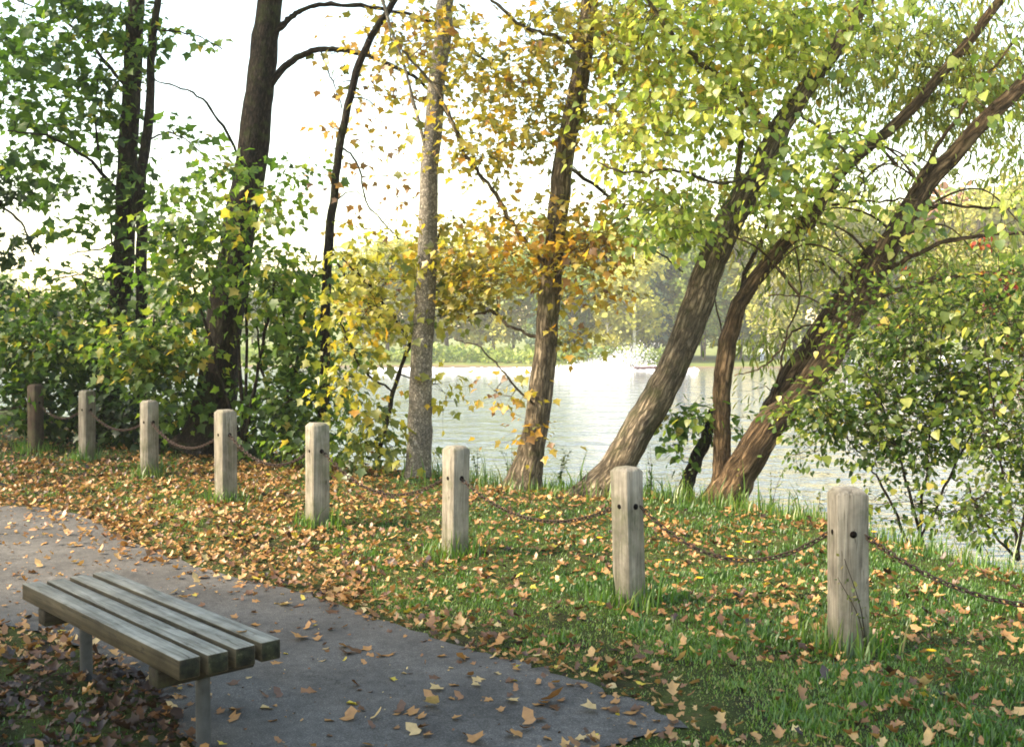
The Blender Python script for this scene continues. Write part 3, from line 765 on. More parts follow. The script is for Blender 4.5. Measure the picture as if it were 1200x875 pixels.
t.limb([(885, 525, .25), (905, 480, .35), (925, 440, .4), (948, 400, .4), (980, 355, .35), (1010, 310, .25), (1030, 285, .15)], 10.8, [9, 12, 12.5, 12, 11, 10, 8], 14, .1, 6)
t.limb([(1000, 368, -.1), (1040, 345, -.25), (1080, 330, -.4), (1130, 319, -.5), (1200, 316, -.6), (1270, 320, -.7)], 10.8, [7, 5.5, 5, 4.5, 4, 3], 10)
t.limb([(1025, 325, -.1), (1060, 305, -.2), (1110, 285, -.3), (1160, 279, -.4), (1220, 275, -.5)], 10.8, [6, 4.5, 4, 3.5, 3], 10)
t.limb([(1075, 255, .2), (1110, 240, .3), (1150, 243, .3), (1190, 248, .3)], 10.8, [4, 3, 2.5, 2], 8)
t.limb([(862, 385, .1), (872, 330, .3), (895, 270, .5), (905, 220, .6)], 10.8, [5, 4.5, 4, 3], 8)
t.limb([(975, 240, .1), (1030, 236, -.2), (1080, 232, -.3)], 10.8, [2.5, 2, 2], 6)
t.limb([(900, 500, .3), (912, 440, .1), (918, 400, 0), (935, 330, -.1), (925, 270, -.1)], 10.8, [2.5, 2.2, 2, 1.6, 1.2], 6)
t.limb([(945, 420, .3), (965, 385, .1), (930, 385, -.2), (912, 410, -.3), (890, 430, -.3), (862, 440, -.4)], 10.8, [2.5, 2.2, 2, 1.6, 1.2], 6)
t.limb([(960, 400, .3), (985, 380, -.3), (950, 350, -.6), (900, 345, -.7)], 10.8, [2.5, 2, 1.6, 1.2], 6)
t.limb([(830, 330, .4), (845, 380, .3), (858, 410, .2)], 10.8, [1.2, 1.5, 2], 6)
t.limb([(1060, 240), (1090, 180, -.2), (1135, 110, -.4), (1190, 40, -.6)], 10.8, [5, 4, 3, 2], 8)
for k in range(20):
    nd = t.nodes[random.randrange(len(t.nodes))]
    if not (0.9 < nd[2] < 4.2) or nd[0] < 1.6: continue
    a0 = np.array(nd[:3]); sg = random.choice((-1, -1, 1)); L_ = random.uniform(.5, 1.3); dy_ = random.uniform(-.5, .4)
    pth = [a0, a0 + [sg * L_ * .35, dy_ * .3, L_ * .38], a0 + [sg * L_ * .75, dy_ * .7, L_ * .5], a0 + [sg * L_ * 1.1, dy_, L_ * random.uniform(.1, .45)]]
    t.world_limb(pth, [.016, .012, .009, .005], 6, .1, 5)
t.crown([(1050, 60, 110, 70, 11.4, .7, 70), (1150, 50, 80, 90, 11.3, .7, 56), (1000, 120, 90, 60, 11.5, .6, 30), (1130, 170, 80, 60, 11.4, .6, 34), (1010, 210, 70, 40, 11.5, .5, 16), (1180, 130, 60, 80, 11.6, .6, 40), (1100, 110, 80, 60, 11.8, .6, 36, .1), (950, 60, 70, 60, 11.9, .6, 26, .1),
         (940, 300, 80, 60, 11.2, .6, 40, .05), (1080, 270, 60, 60, 11.2, .5, 26), (1000, 340, 60, 50, 11.3, .5, 20), (900, 400, 60, 50, 11.3, .4, 18), (870, 250, 40, 60, 11.2, .5, 16),
         (1110, 340, 80, 40, 11, .5, 20), (920, 460, 40, 30, 11.2, .3, 6), (1140, 300, 70, 40, 11.2, .5, 24, .1), (1080, 370, 60, 30, 11.2, .5, 18, .05), (1120, -110, 220, 90, 10.8, 2.2, 110)], NARROW, .095, M['leaf_willow'], 13, .18, (.55, .22), droop=1.3, dens=1.2)
t.crown([(870, 130, 60, 60, 9.9, .3, 7, .1), (940, 180, 70, 40, 10.2, .3, 8), (1080, 250, 50, 40, 10.2, .3, 8, -.1), (1185, 230, 30, 60, 9.8, .3, 10, -.1), (920, 220, 60, 50, 10.3, .3, 9, -.15),
         (1160, 80, 50, 60, 10, .4, 8, -.1), (1190, 330, 30, 60, 10.1, .3, 7, -.2)], HEART, .078, M['leaf_pale'], 8, .13, (.42, .2), droop=1.4, name='vine_leaves')
t.finish(M['bark_willow'])

# dead stub with leaves beside the willow
t = Tree('tree_stump', 'short dark leaning stub with green vine leaves left of the forked willow', 'stump', P(800, 580, 11.2))
t.limb([(796, 592), (806, 560), (818, 530), (827, 508), (833, 480)], 11.2, [11, 9, 8.5, 7, 3], 12, .1)
t.crown([(820, 490, 38, 22, 11.1, .3, 22), (800, 520, 25, 25, 11.1, .25, 9, -.1), (860, 500, 20, 20, 11.1, .2, 6), (780, 490, 18, 15, 11.1, .2, 5, .2)], HEART, .075, M['leaf_green'], 7, .09, (.55, .15), droop=.8)
t.finish(M['bark_dark'])

# thin black curving trunk
t = Tree('slender_tree', 'thin black curving trunk rising behind the fifth timber post', 'tree', P(376, 520, 12.4))
t.limb([(374, 530), (376, 490), (378, 420), (382, 330), (386, 260), (396, 180), (410, 110), (432, 45), (462, -5), (500, -80), (520, -160)], 12.4, [9, 7, 6.5, 6, 5.5, 5, 5, 4.5, 4, 3, 2], 12, .06)
t.limb([(398, 170), (415, 190, .2), (430, 235, .3), (450, 265, .4), (470, 280, .5)], 12.4, [2, 1.6, 1.4, 1.2], 6)
t.limb([(384, 290), (410, 330, -.2), (440, 365, -.4), (470, 385, -.5)], 12.4, [3, 2.6, 2.2, 1.6], 6)
t.crown([(430, 240, 60, 40, 12.6, .5, 9, .3), (420, 180, 40, 50, 12.6, .4, 5, .3), (480, -130, 120, 60, 12.4, 1, 30), (425, 130, 45, 70, 12.6, .5, 10, .3), (460, 210, 40, 60, 12.6, .5, 8, .3), (480, 90, 40, 50, 12.7, .4, 8, .3), (440, 330, 40, 30, 12.2, .4, 10)], MAPLE, .075, M['leaf_gold'], 5, .14, (.6, .2))
t.finish(M['bark_dark'])

# yellow maple sapling round the thin leaning stem
t = Tree('maple_sapling', 'thin leaning sapling with bright yellow leaves left of the pale grey trunk', 'sapling', P(438, 562, 11.9))
t.limb([(434, 572), (440, 540), (455, 480), (470, 430), (488, 375), (505, 320), (515, 270)], 11.9, [5.5, 5, 4.5, 4, 3.5, 3, 2], 10, .06)
t.limb([(462, 460), (430, 440, -.3), (405, 400, -.5), (395, 360, -.6)], 11.9, [2.2, 2, 1.6, 1.2], 6)
t.limb([(480, 400), (450, 350, -.2), (420, 320, -.4), (400, 300, -.5)], 11.9, [2.5, 2.2, 1.8, 1.4], 6)
t.limb([(495, 350), (530, 330, .2), (560, 330, .3)], 11.9, [2, 1.6, 1.2], 6)
t.crown([(415, 350, 35, 55, 11.5, .5, 28, .12), (410, 430, 32, 50, 11.4, .4, 22, .05), (455, 310, 50, 40, 11.7, .5, 24), (440, 390, 40, 40, 11.7, .4, 16, .1), (425, 500, 38, 40, 11.6, .4, 20, -.28),
         (465, 520, 22, 40, 11.7, .3, 9, -.1), (520, 460, 18, 30, 11.6, .2, 6, .1), (535, 310, 50, 40, 12, .4, 18, .1), (410, 540, 35, 25, 11.7, .3, 10, -.35), (530, 360, 40, 25, 11.8, .3, 9, .1)],
        MAPLE, .086, M['leaf_yellow'], 8, .18, (.36, .18), droop=1.2)
t.finish(M['bark_dark'])

# big dark leaning trunk
t = Tree('old_tree', 'thick dark trunk leaning right with two arching bare limbs, behind the fourth post', 'tree', P(245, 500, 13.2))
t.limb([(236, 530), (246, 490), (256, 430), (268, 350), (280, 280), (293, 200), (303, 110), (314, 20), (322, -60), (330, -200), (335, -320)], 13.2, [32, 27, 24, 22, 21, 20, 18, 16, 15, 12, 8], 20, .06, 7, .3)
t.limb([(308, 110), (332, 80), (348, 67), (375, 58), (410, 60), (450, 72), (490, 92), (520, 125), (545, 170)], 13.2, [7.5, 6.5, 5.5, 5, 4, 3.5, 3, 2], 10)
t.limb([(316, 45), (336, 22), (352, 11), (390, 5), (440, 8), (500, 22), (560, 65), (600, 95)], 13.2, [6, 5, 4.5, 4, 3.5, 3, 2], 10)
t.limb([(375, 58), (390, 90, -.2), (400, 125, -.3)], 13.2, [2, 1.5, 1.2], 6)
t.limb([(290, 210), (260, 150, -.4), (225, 110, -.8), (180, 95, -1)], 13.2, [3, 2.4, 1.8, 1.2], 6)
t.crown([(330, -160, 260, 90, 13.2, 2.4, 110), (480, 40, 50, 30, 13.2, .4, 6, .35), (560, 60, 40, 25, 13.2, .4, 5, .35), (400, 85, 40, 30, 13.1, .4, 3, .3), (430, 30, 50, 20, 13.1, .3, 3, .2)], MAPLE, .09, M['leaf_olive'], 9, .22, (.4, .2))
t.finish(M['bark_dark'])

# back left pair of trunks
t = Tree('dark_tree', 'upright dark mossy trunk with sparse green sprays, left of its thinner companion', 'tree', P(132, 500, 15.0))
t.limb([(126, 530), (132, 470), (140, 390), (147, 300), (152, 200), (157, 90), (160, 0), (165, -140), (168, -300)], 15.0, [20, 16, 14, 13, 12, 11, 10.5, 8, 6], 14, .08, 7, .25)
t.limb([(150, 235), (110, 190, -.4), (60, 160, -.8), (10, 150, -1)], 15.0, [4, 3, 2.2, 1.5], 8)
t.limb([(155, 110), (115, 60, .3), (70, 20, .6), (20, 0, .8)], 15.0, [4, 3, 2.2, 1.5], 8)
t.limb([(140, 380, -.1), (131, 300, -.1), (128, 260, -.1), (112, 140, -.2), (120, 60, -.2)], 15.0, [3, 2.6, 2.2, 1.8, 1.2], 8)
t.limb([(133, 330), (95, 322, -.3), (60, 330, -.5), (40, 326, -.6)], 15.0, [2, 1.5, 1.2, 1], 6)
t.limb([(152, 270), (120, 290, -.4), (80, 300, -.6)], 15.0, [2, 1.6, 1], 6)
t.crown([(40, 90, 70, 30, 14.6, .6, 15), (60, 30, 80, 40, 14.8, .8, 20), (40, 130, 70, 30, 14.5, .6, 14), (120, 105, 50, 30, 14.7, .6, 10), (25, 190, 60, 25, 14.5, .6, 10), (75, 225, 50, 20, 14.5, .5, 8),
         (140, 150, 30, 60, 14.9, .4, 10, .1), (155, 60, 35, 50, 14.9, .4, 12, .1), (110, 10, 60, 40, 14.9, .6, 14), (150, 240, 20, 60, 14.8, .3, 9), (90, 270, 40, 14, 14.6, .4, 5), (60, 320, 30, 8, 14.6, .3, 3), (15, 60, 50, 50, 15.5, .6, 14, -.1), (70, 160, 60, 40, 15.4, .6, 14, -.1), (130, 330, 30, 40, 15, .4, 8, -.1),
         (100, -160, 220, 110, 15, 2.4, 120)], MAPLE, .115, M['leaf_green'], 9, .18, (.33, .17), flat=.35, dens=1.5)
t.finish(M['bark_dark'])

t = Tree('dark_tree', 'thinner dark crooked trunk just right of the upright mossy trunk', 'tree', P(166, 500, 14.8))
t.limb([(164, 530), (165, 470), (166, 380), (168, 300), (168, 265), (163, 245), (168, 215), (174, 150), (180, 70), (188, -10), (195, -120), (200, -220)], 14.8, [9, 8, 7.5, 7, 7.5, 8, 7, 6, 5, 4.5, 3.5, 2.5], 12, .08)
t.limb([(163, 248), (156, 238, .05), (151, 228, .1)], 14.8, [6, 5, 5], 8)
t.limb([(172, 165), (200, 155, -.3), (225, 170, -.5), (245, 190, -.6)], 14.8, [2, 1.6, 1.3, 1], 6)
t.limb([(184, 35), (225, 45, -.3), (260, 60, -.5)], 14.8, [1.8, 1.4, 1], 6)
t.crown([(200, 150, 30, 20, 14.6, .3, 4), (225, 160, 30, 10, 14.5, .2, 4, .2), (180, 30, 25, 40, 14.7, .4, 9), (240, 55, 35, 12, 14.4, .3, 3, .2), (190, 230, 25, 40, 14.6, .3, 7), (200, -150, 110, 60, 14.8, 1.2, 36)], MAPLE, .11, M['leaf_green'], 6, .14, (.36, .17), flat=.4)
t.finish(M['bark_dark'])

# dark bough at the left edge
t = Tree('evergreen_tree', 'dark green tree half cut off at the left edge above the bushes', 'tree', P(-70, 520, 16.0))
t.limb([(-70, 540), (-66, 400), (-60, 250), (-55, 100), (-50, -100), (-50, -300)], 16.0, [22, 18, 16, 14, 11, 7], 14, .06, 6, .2)
t.limb([(-62, 240), (-20, 235, -.4), (25, 262, -.7), (40, 300, -.8)], 16.0, [4, 3, 2, 1.4], 8)
t.crown([(5, 232, 32, 18, 15.4, .5, 16), (10, 290, 26, 18, 15.3, .5, 11), (-10, 340, 26, 30, 15.4, .6, 16), (-60, 200, 60, 120, 16, 1.2, 40), (0, 200, 30, 18, 15.5, .4, 8), (-60, -120, 120, 140, 16, 2, 70)], MAPLE, .10, M['leaf_dark'], 10, .15, (.3, .16), flat=.4)
t.finish(M['bark_dark'])

# young maples making the green thicket on the left
def sapling(label, bx, by, Y, tops, blobs, mat, hue, size=.084, per=12, spread=.19, name='young_maple'):
    t = Tree(name, label, 'young tree' if name == 'young_maple' else 'shrub', P(bx, by, Y), 'young maples crowding the bank on the left' if name == 'young_maple' else None)
    for tp in tops:
        mx, my = (bx + tp[0]) / 2 + random.uniform(-8, 8), (by + tp[1]) / 2
        t.limb([(bx + random.uniform(-4, 4), by + 8), (mx, my, random.uniform(-.2, .2)), tp], Y, [4, 3, 1.6], 8, .05)
    t.crown(blobs, MAPLE, size, mat, per, spread, hue, droop=.8, flat=.5, dens=1.5)
    t.finish(M['bark_dark'])

sapling('bright green young maple in front of the thick leaning trunk', 285, 520, 12.6, [(300, 200), (255, 250), (330, 300), (210, 280)],
        [(255, 215, 40, 30, 12.2, .5, 10, .05), (215, 265, 45, 38, 12.1, .5, 20), (320, 255, 35, 30, 12.1, .5, 9, .12), (345, 205, 25, 12, 12.3, .3, 4, -.1), (215, 325, 45, 40, 12.1, .5, 20), (325, 345, 40, 45, 12.0, .5, 14, .1), (200, 300, 40, 30, 12.3, .4, 10), (275, 290, 30, 30, 12.1, .4, 5, .1)],
        M['leaf_green'], (.48, .18))
sapling('dark green young maple between the thick leaning trunk and the thin black trunk', 340, 535, 12.9, [(330, 320), (370, 300), (300, 380)],
        [(340, 330, 55, 40, 12.8, .5, 24, .05), (350, 400, 55, 50, 12.8, .6, 34), (330, 470, 60, 45, 12.7, .6, 34, -.1), (320, 500, 45, 30, 12.6, .5, 14, -.15), (395, 470, 20, 50, 12.6, .4, 10, .1), (360, 520, 40, 22, 12.3, .4, 12, .05)],
        M['leaf_green'], (.46, .18))
sapling('olive brown young maple drooping over the third timber post', 190, 530, 13.4, [(180, 370), (230, 400), (140, 400)],
        [(185, 405, 60, 26, 12.8, .5, 34, .12), (160, 430, 45, 22, 12.7, .4, 18), (215, 430, 28, 30, 12.8, .4, 12), (205, 465, 30, 30, 12.8, .4, 12, -.1)],
        M['leaf_green'], (.54, .22))
sapling('dark green young maple standing behind the second timber post', 110, 520, 14.6, [(100, 330), (70, 370), (150, 360)],
        [(95, 350, 45, 25, 14.6, .5, 14, .1), (120, 390, 50, 40, 14.6, .6, 28), (80, 430, 60, 40, 14.5, .6, 34, -.1), (130, 470, 60, 35, 14.3, .6, 34, -.2), (190, 340, 40, 30, 14.8, .5, 12, .1), (215, 370, 50, 40, 14.6, .5, 22, -.05)],
        M['leaf_green'], (.38, .19))
sapling('yellowish green young maple nearest the left edge behind the first post', 40, 520, 14.2, [(30, 340), (60, 390), (0, 400)],
        [(30, 370, 45, 35, 14.2, .6, 22, .05), (20, 420, 60, 40, 14.1, .6, 34), (60, 400, 50, 35, 13.9, .5, 24, .1), (30, 465, 50, 30, 14.0, .5, 24, -.15), (-30, 420, 40, 60, 14.2, .6, 22)],
        M['leaf_green'], (.40, .22))
sapling('shaded green young maple low down between the second and third posts', 205, 540, 13.9, [(200, 440), (240, 460)],
        [(150, 490, 50, 30, 13.9, .5, 26, -.1), (210, 500, 50, 30, 13.8, .5, 26, -.1), (285, 515, 15, 14, 12.9, .3, 4, .05), (70, 500, 50, 20, 14.2, .4, 14, -.1)],
        M['leaf_dark'], (.3, .18))

# shrubs on the right bank
def shrub(label, bx, by, Y, stems, blobs, mat, hue, size, per=15, spread=.12, tmpl=OVAL, grp='shrubs on the right bank'):
    t = Tree('bank_shrub', label, 'shrub', P(bx, by, Y), grp)
    for st in stems:
        t.limb([(bx + random.uniform(-10, 10), by + 6)] + st, Y, [3.2, 2.4, 1.6, 1.2], 6, .05)
    t.crown(blobs, tmpl, size, mat, per, spread, hue, droop=.4, flat=.8, twig=.004, dens=1.15)
    t.crown([(b[0], b[1] - 6, b[2] * 1.1, b[3] * 1.1, b[4], b[5] * 1.1, max(1, b[6] // 3)) + tuple(b[7:]) for b in blobs], HEART, size * 1.2, M['leaf_willow'], 6, spread * 1.2, (.42, .22), droop=.9, flat=.7, twig=.004, dens=.9, name='broad_leaves')
    t.finish(M['bark_twig'])
shrub('large dense small leaved green shrub right of the nearest post', 1075, 640, 9.2,
      [[(1060, 560), (1030, 470), (1000, 420)], [(1090, 540), (1100, 460), (1110, 380)], [(1110, 560), (1150, 480), (1180, 420)], [(1040, 590), (1010, 540), (970, 500)]],
      [(1010, 470, 60, 50, 9.2, .5, 62), (1080, 430, 60, 50, 9.2, .5, 44, .03), (1120, 490, 60, 50, 9.1, .5, 46), (1050, 525, 60, 40, 9.1, .5, 40), (960, 490, 35, 30, 9.3, .4, 24), (1080, 380, 60, 40, 9.4, .5, 36, .06),
       (1010, 400, 40, 40, 9.4, .4, 18, .06), (1150, 440, 40, 50, 9.2, .4, 30), (1060, 590, 70, 30, 9.0, .4, 12, .1), (990, 350, 14, 26, 9.4, .2, 5, .1), (1045, 340, 12, 30, 9.5, .2, 6, .1), (1105, 330, 16, 30, 9.4, .2, 7, .1), (925, 480, 16, 12, 9.3, .2, 4), (940, 530, 20, 14, 9.2, .2, 5), (1140, 360, 20, 26, 9.3, .3, 8, .12), (1020, 300, 10, 20, 9.6, .2, 3, .1)], M['leaf_bush'], (.44, .18), .054)
shrub('tall thin leaved shrub at the right edge above the bright water', 1190, 650, 8.6,
      [[(1180, 560), (1170, 480), (1160, 400)], [(1210, 560), (1220, 470), (1215, 380)], [(1150, 610), (1130, 570), (1110, 560)]],
      [(1180, 520, 50, 50, 8.6, .4, 40), (1170, 590, 50, 40, 8.5, .4, 22, .1), (1195, 420, 40, 50, 8.7, .4, 32), (1170, 370, 50, 40, 8.9, .4, 30, .05), (1130, 600, 40, 30, 8.5, .4, 13, .1), (1230, 480, 40, 90, 8.6, .5, 40), (1185, 335, 40, 25, 9, .3, 14)],
      M['leaf_bush'], (.46, .18), .05)

# red creeper
t = Tree('creeper_vine', 'red leaved creeper hanging from the low willow limb at the right edge', 'vine', P(1172, 420, 9.9))
t.limb([(1170, 300), (1172, 340), (1160, 370), (1182, 430), (1195, 470)], 9.9, [1.2, 1.2, 1, .8], 5)
t.crown([(1172, 330, 10, 22, 9.8, .1, 9), (1160, 362, 12, 16, 9.8, .1, 5), (1188, 455, 14, 18, 9.8, .15, 8), (1185, 395, 12, 20, 9.6, .15, 4), (1150, 280, 14, 10, 9.8, .1, 3), (1060, 315, 6, 5, 9.9, .1, 1), (1040, 380, 14, 10, 9.5, .1, 2, .4)], OVAL, .055, M['leaf_red'], 6, .05, (.4, .25), droop=1.2, twig=.003, name='leaves')
t.finish(M['bark_twig'], trunk_name='stem')

# unseen trees added left of the picture to cast shade into it
def shade_tree(label, x, y, hgt, crown_z, rad, n, mat, hue):
    t = Tree('unseen_tree', label, 'tree', (x, y, 0), 'unseen trees added for shade')
    t.world_limb([(x, y, -.1), (x + .1, y + .05, 2), (x - .1, y, crown_z), (x, y + .1, hgt)], [.24, .2, .15, .05], 14, .06, 7, .3)
    for k in range(7):
        a = k * .9 + .3; z0 = crown_z - .4 + k * .4
        t.world_limb([(x, y, z0), (x + math.cos(a) * rad * .4, y + math.sin(a) * rad * .4, z0 + .6), (x + math.cos(a) * rad * .85, y + math.sin(a) * rad * .85, z0 + .9)], [.07, .045, .02], 8)
    d = randn(n); d /= np.linalg.norm(d, axis=1, keepdims=True); d *= RNG.uniform(0, 1, (n, 1)) ** .4
    cl = np.array([x, y, (crown_z + hgt) / 2 + .3]) + d * np.array([rad, rad, (hgt - crown_z) / 2 + .4])
    t.grow(cl, np.zeros(n), MAPLE, .13, mat, 10, .28, hue, .6, .45, .008, None, 'crown')
    t.finish(M['bark_dark'])
shade_tree('unseen broad maple added left of the bench to shade it, its crown above the path', -7.2, 3.3, 7.4, 2.6, 2.4, 520, M['leaf_green'], (.4, .17))
shade_tree('unseen broad maple added beside the camera to shade the bench', -4.9, 1.9, 8.0, 4.0, 2.3, 520, M['leaf_green'], (.4, .17))
shade_tree('unseen broad maple added far left of the path to shade the thicket', -12.5, 12.8, 13.0, 3.0, 4.0, 430, M['leaf_green'], (.4, .17))

# ------------------------------------------------------------------ far shore
def far_mesh(kind, seed):
    global RNG
    mbt = MB(); mbc = MB()
    H = 1.0
    tube(mbt, catmull([(0, 0, -.05), (.01, .01, .3), (-.01, 0, .6), (0, 0, .92)], 3), np.linspace(.018, .004, 10), 7, .05, seed)
    if kind == 'pine':
        n = 2600; z = RNG.uniform(.1, 1, n) ** .85; r = (1 - z) * .22 * (0.75 + .35 * np.sin(z * 60)) * RNG.uniform(.25, 1, n) ** .5; a = RNG.uniform(0, 6.283, n)
        pos = np.stack([np.cos(a) * r, np.sin(a) * r, z - r * .25], -1); size = .028
        ax = np.stack([np.cos(a), np.sin(a), -.5 * np.ones(n)], -1) + .3 * randn(n)
    else:
        nb_ = 26; c = []
        for k in range(nb_):
            zz = RNG.uniform(.22, .95); rr = .26 * math.sin(math.pi * min(1, (zz - .1) / .95)) ** .7; a = RNG.uniform(0, 6.283); q_ = RNG.uniform(.2, 1) ** .5
            c.append((math.cos(a) * rr * q_, math.sin(a) * rr * q_, zz))
            tube(mbt, catmull([(0, 0, zz * .75), np.array(c[-1]) * (.6, .6, .92), c[-1]], 2), np.linspace(.006, .002, 5), 4)
        c = np.array(c); n = 3400; ci = RNG.integers(0, nb_, n); d = randn(n)
        pos = c[ci] + d * np.array([.055, .055, .04]); size = .030
        ax = d + np.array([0, 0, -.4])
    hue = .5 + .18 * RNG.normal(size=n) + .9 * (wob(pos[:, 0] * 10, pos[:, 2] * 10, 1.1, seed)) * .18
    put_leaves(mbc, CLUMP, pos, ax, np.array([0, 0, 1.]) + .7 * randn(n), size * np.exp(.25 * RNG.normal(size=n)), np.clip(hue, 0, 1))
    return mbt.mesh('trunk', True), mbc.mesh('crown')

protos = {}
for kind, mk, bk in (('green', 'far_green', 'bark_brown'), ('yellow', 'far_yellow', 'bark_brown'), ('birch', 'far_yellow', 'bark_birch'), ('pine', 'far_pine', 'bark_dark'), ('pink', 'far_pink', 'bark_brown')):
    for v_ in range(2 if kind in ('green', 'yellow') else 1):
        a, b = far_mesh('pine' if kind == 'pine' else 'leaf', len(protos) * 1.7)
        a.materials.append(M[bk]); b.materials.append(M[mk]); protos.setdefault(kind, []).append((a, b))
KINDLAB = {'green': 'hazy green broadleaf tree on the far shore', 'yellow': 'hazy yellow green tree on the far shore', 'birch': 'white trunked birch on the far shore, yellow green crown',
           'pine': 'blue green conifer on the far shore', 'pink': 'russet pink tree on the far shore above the yellow ones'}
far_list = []
def far_tree(kind, px, Yd, hgt, label=None, group=None, wid=1.0):
    x = (px - 600) / F * Yd
    root = empty('birch_tree' if kind == 'birch' else 'conifer_tree' if kind == 'pine' else 'broadleaf_tree', (x, Yd, float(height(x, Yd)) - .1), label or KINDLAB[kind], 'tree', group or 'trees on the far shore')
    root.rotation_euler[2] = random.uniform(0, 6.28)
    tm, cm = random.choice(protos[kind])
    for nm, me in (('trunk', tm), ('crown', cm)):
        o = bpy.data.objects.new(nm, me); COL.objects.link(o); o.parent = root; o.scale = (hgt * wid, hgt * wid, hgt)
def sector(px):
    if px < 240: return 'seen left of the thick dark trunk'
    if px < 480: return 'seen left of the pale grey trunk'
    if px < 620: return 'between the pale grey and brown trunks'
    if px < 790: return 'between the brown and the leaning trunks'
    if px < 960: return 'behind the forked willow'
    return 'behind the right bank shrubs'
def far_row(lo, hi, n, Yd, h0, h1, kinds):
    for i in range(n):
        px = lo + (hi - lo) * (i + random.uniform(.15, .85)) / n
        k = random.choice(kinds); y_ = Yd + random.uniform(-4, 6)
        far_tree(k, px, y_, random.uniform(h0, h1), KINDLAB[k].replace(' on the far shore', '') .split(',')[0] + ' on the far shore, ' + sector(px), 'far shore trees ' + sector(px), random.uniform(.9, 1.25))
far_row(390, 640, 10, 124, 11.5, 14.5, ['green', 'yellow', 'green', 'yellow'])
far_row(640, 960, 15, 126, 13, 16.5, ['green', 'yellow', 'green'])
far_row(650, 900, 6, 117, 8, 11, ['green', 'yellow'])
far_row(960, 1290, 13, 122, 16, 22, ['yellow', 'yellow', 'green'])
far_row(-60, 390, 16, 175, 9, 13, ['green', 'green', 'yellow'])
for px, hh in ((636, 11), (672, 9), (795, 17), (770, 14)): far_tree('pine', px, 120 + random.uniform(-2, 3), hh, 'blue green conifer on the far shore, ' + sector(px), 'far shore trees ' + sector(px))
far_tree('birch', 743, 112.5, 13, 'white trunked birch on the far shore directly above the boat spray')
far_tree('birch', 712, 113, 6.5, 'short pale birch at the waterline left of the boat spray')
far_tree('birch', 902, 114, 12, 'pale trunked birch on the far lawn, behind the forked willow')
far_tree('pink', 1105, 124, 19, 'russet pink tree top among the yellow trees at the far right')

# low reeds and bushes along the far waterline
mb = MB(); n = 9000
x = RNG.uniform(-60, 16, n); y = SHORE_Y + 2.5 - 2.2 * np.sin(x * .09) - 1.1 * np.sin(x * .31 + 1) + RNG.uniform(-1, 9, n)
z = height(x, y) + RNG.uniform(0, 1.7, n) * (.7 + .4 * wob(x, y, .25))
put_leaves(mb, CLUMP, np.stack([x, y, z], -1), randn(n) + np.array([0, 0, 1.2]), randn(n), .38 * np.exp(.3 * RNG.normal(size=n)), np.clip(.5 + .3 * wob(x, y, .3) + .2 * RNG.normal(size=n), 0, 1))
o = mb.build('shore_undergrowth', M['far_green']); tag(o, 'low tan and green growth along the far waterline', 'undergrowth', kind='stuff')

# ------------------------------------------------------------------ boats, wake, spray, person
def boat(name, label, px, py, length, hull_mat, cabin=True, rz=0.0, Yd=None, group=None):
    Yd = Yd or 3.01 * F / (py - 395)
    x = (px - 600) / F * Yd
    root = empty(name, (x, Yd, WATER_Z), label, 'boat', group, rz)
    n = 15; L = length; rows = []
    for i in range(n):
        s_ = i / (n - 1); u = (s_ - .5) * L
        wd = .42 * (L / 4.5) * 2 * (1 - max(0, (s_ - .45) / .55) ** 2.2) ** .6 + .03; wd *= .95
        hh = .55 + .35 * s_ ** 2; kz = -.18 + .5 * max(0, s_ - .65) ** 1.3
        rows.append([(u, -wd, hh), (u, -wd * .88, .22 + .1 * s_), (u, -wd * .35, kz + .05), (u, 0, kz), (u, wd * .35, kz + .05), (u, wd * .88, .22 + .1 * s_), (u, wd, hh)])
    V = np.array(rows); idx = np.arange(n * 7).reshape(n, 7)
    q_ = np.stack([idx[:-1, :-1], idx[1:, :-1], idx[1:, 1:], idx[:-1, 1:]], -1).reshape(-1, 4)
    mb = MB(); mb.add(V.reshape(-1, 3), None, q_)
    mb.add(V[0], None, [(0, 1, 5, 6), (1, 2, 4, 5)]); mb.t.append(np.array([(2, 3, 4)]) + mb.n - 7)
    mb.build('hull', hull_mat, root)
    d = MB(); deck = np.stack([V[:, 0] * [1, .97, 1] - [0, 0, .06], V[:, 6] * [1, .97, 1] - [0, 0, .06]], 1)
    di = np.arange(n * 2).reshape(n, 2); d.add(deck.reshape(-1, 3), None, np.stack([di[:-1, 0], di[1:, 0], di[1:, 1], di[:-1, 1]], -1)); d.build('deck', M['white_paint'], root)
    if cabin:
        c = MB(); box(c, (L * .34, .95 * L / 4.5, .62), (L * .02, 0, .92), None, .08); c.build('cabin', M['white_paint'], root)
        g_ = MB(); box(g_, (.05, .86 * L / 4.5, .42), (L * .215, 0, .98), np.array(Matrix.Rotation(-.5, 3, 'Y')), .015); g_.build('windscreen', M['glass'], root)
    else:
        g_ = MB(); box(g_, (.05, .8, .34), (L * .1, 0, .88), np.array(Matrix.Rotation(-.6, 3, 'Y')), .015); g_.build('windscreen', M['glass'], root)
        c = MB()
        for sx_ in (-.12, -.3):
            c = MB(); box(c, (.4, .9, .3), (L * sx_, 0, .62), None, .06); c.build('seat', M['white_paint'], root)
    e = MB(); box(e, (.32, .36, .55), (-L * .5 - .12, 0, .62), None, .09); box(e, (.12, .1, .7), (-L * .5 - .14, 0, .1), None, .02); e.build('outboard_motor', M['black'], root)
    return root
boat('motor_boat', 'dark red open motor boat throwing white spray beside the leaning trunk', 774, 432, 5.0, M['red_paint'], False, 0.0, 98).scale[2] = .6
boat('moored_boat', 'white cabin boat seen through the middle of the right shrub', 1112, 424, 5.2, M['white_paint'], True, .25, 103, 'white boats moored on the far right')
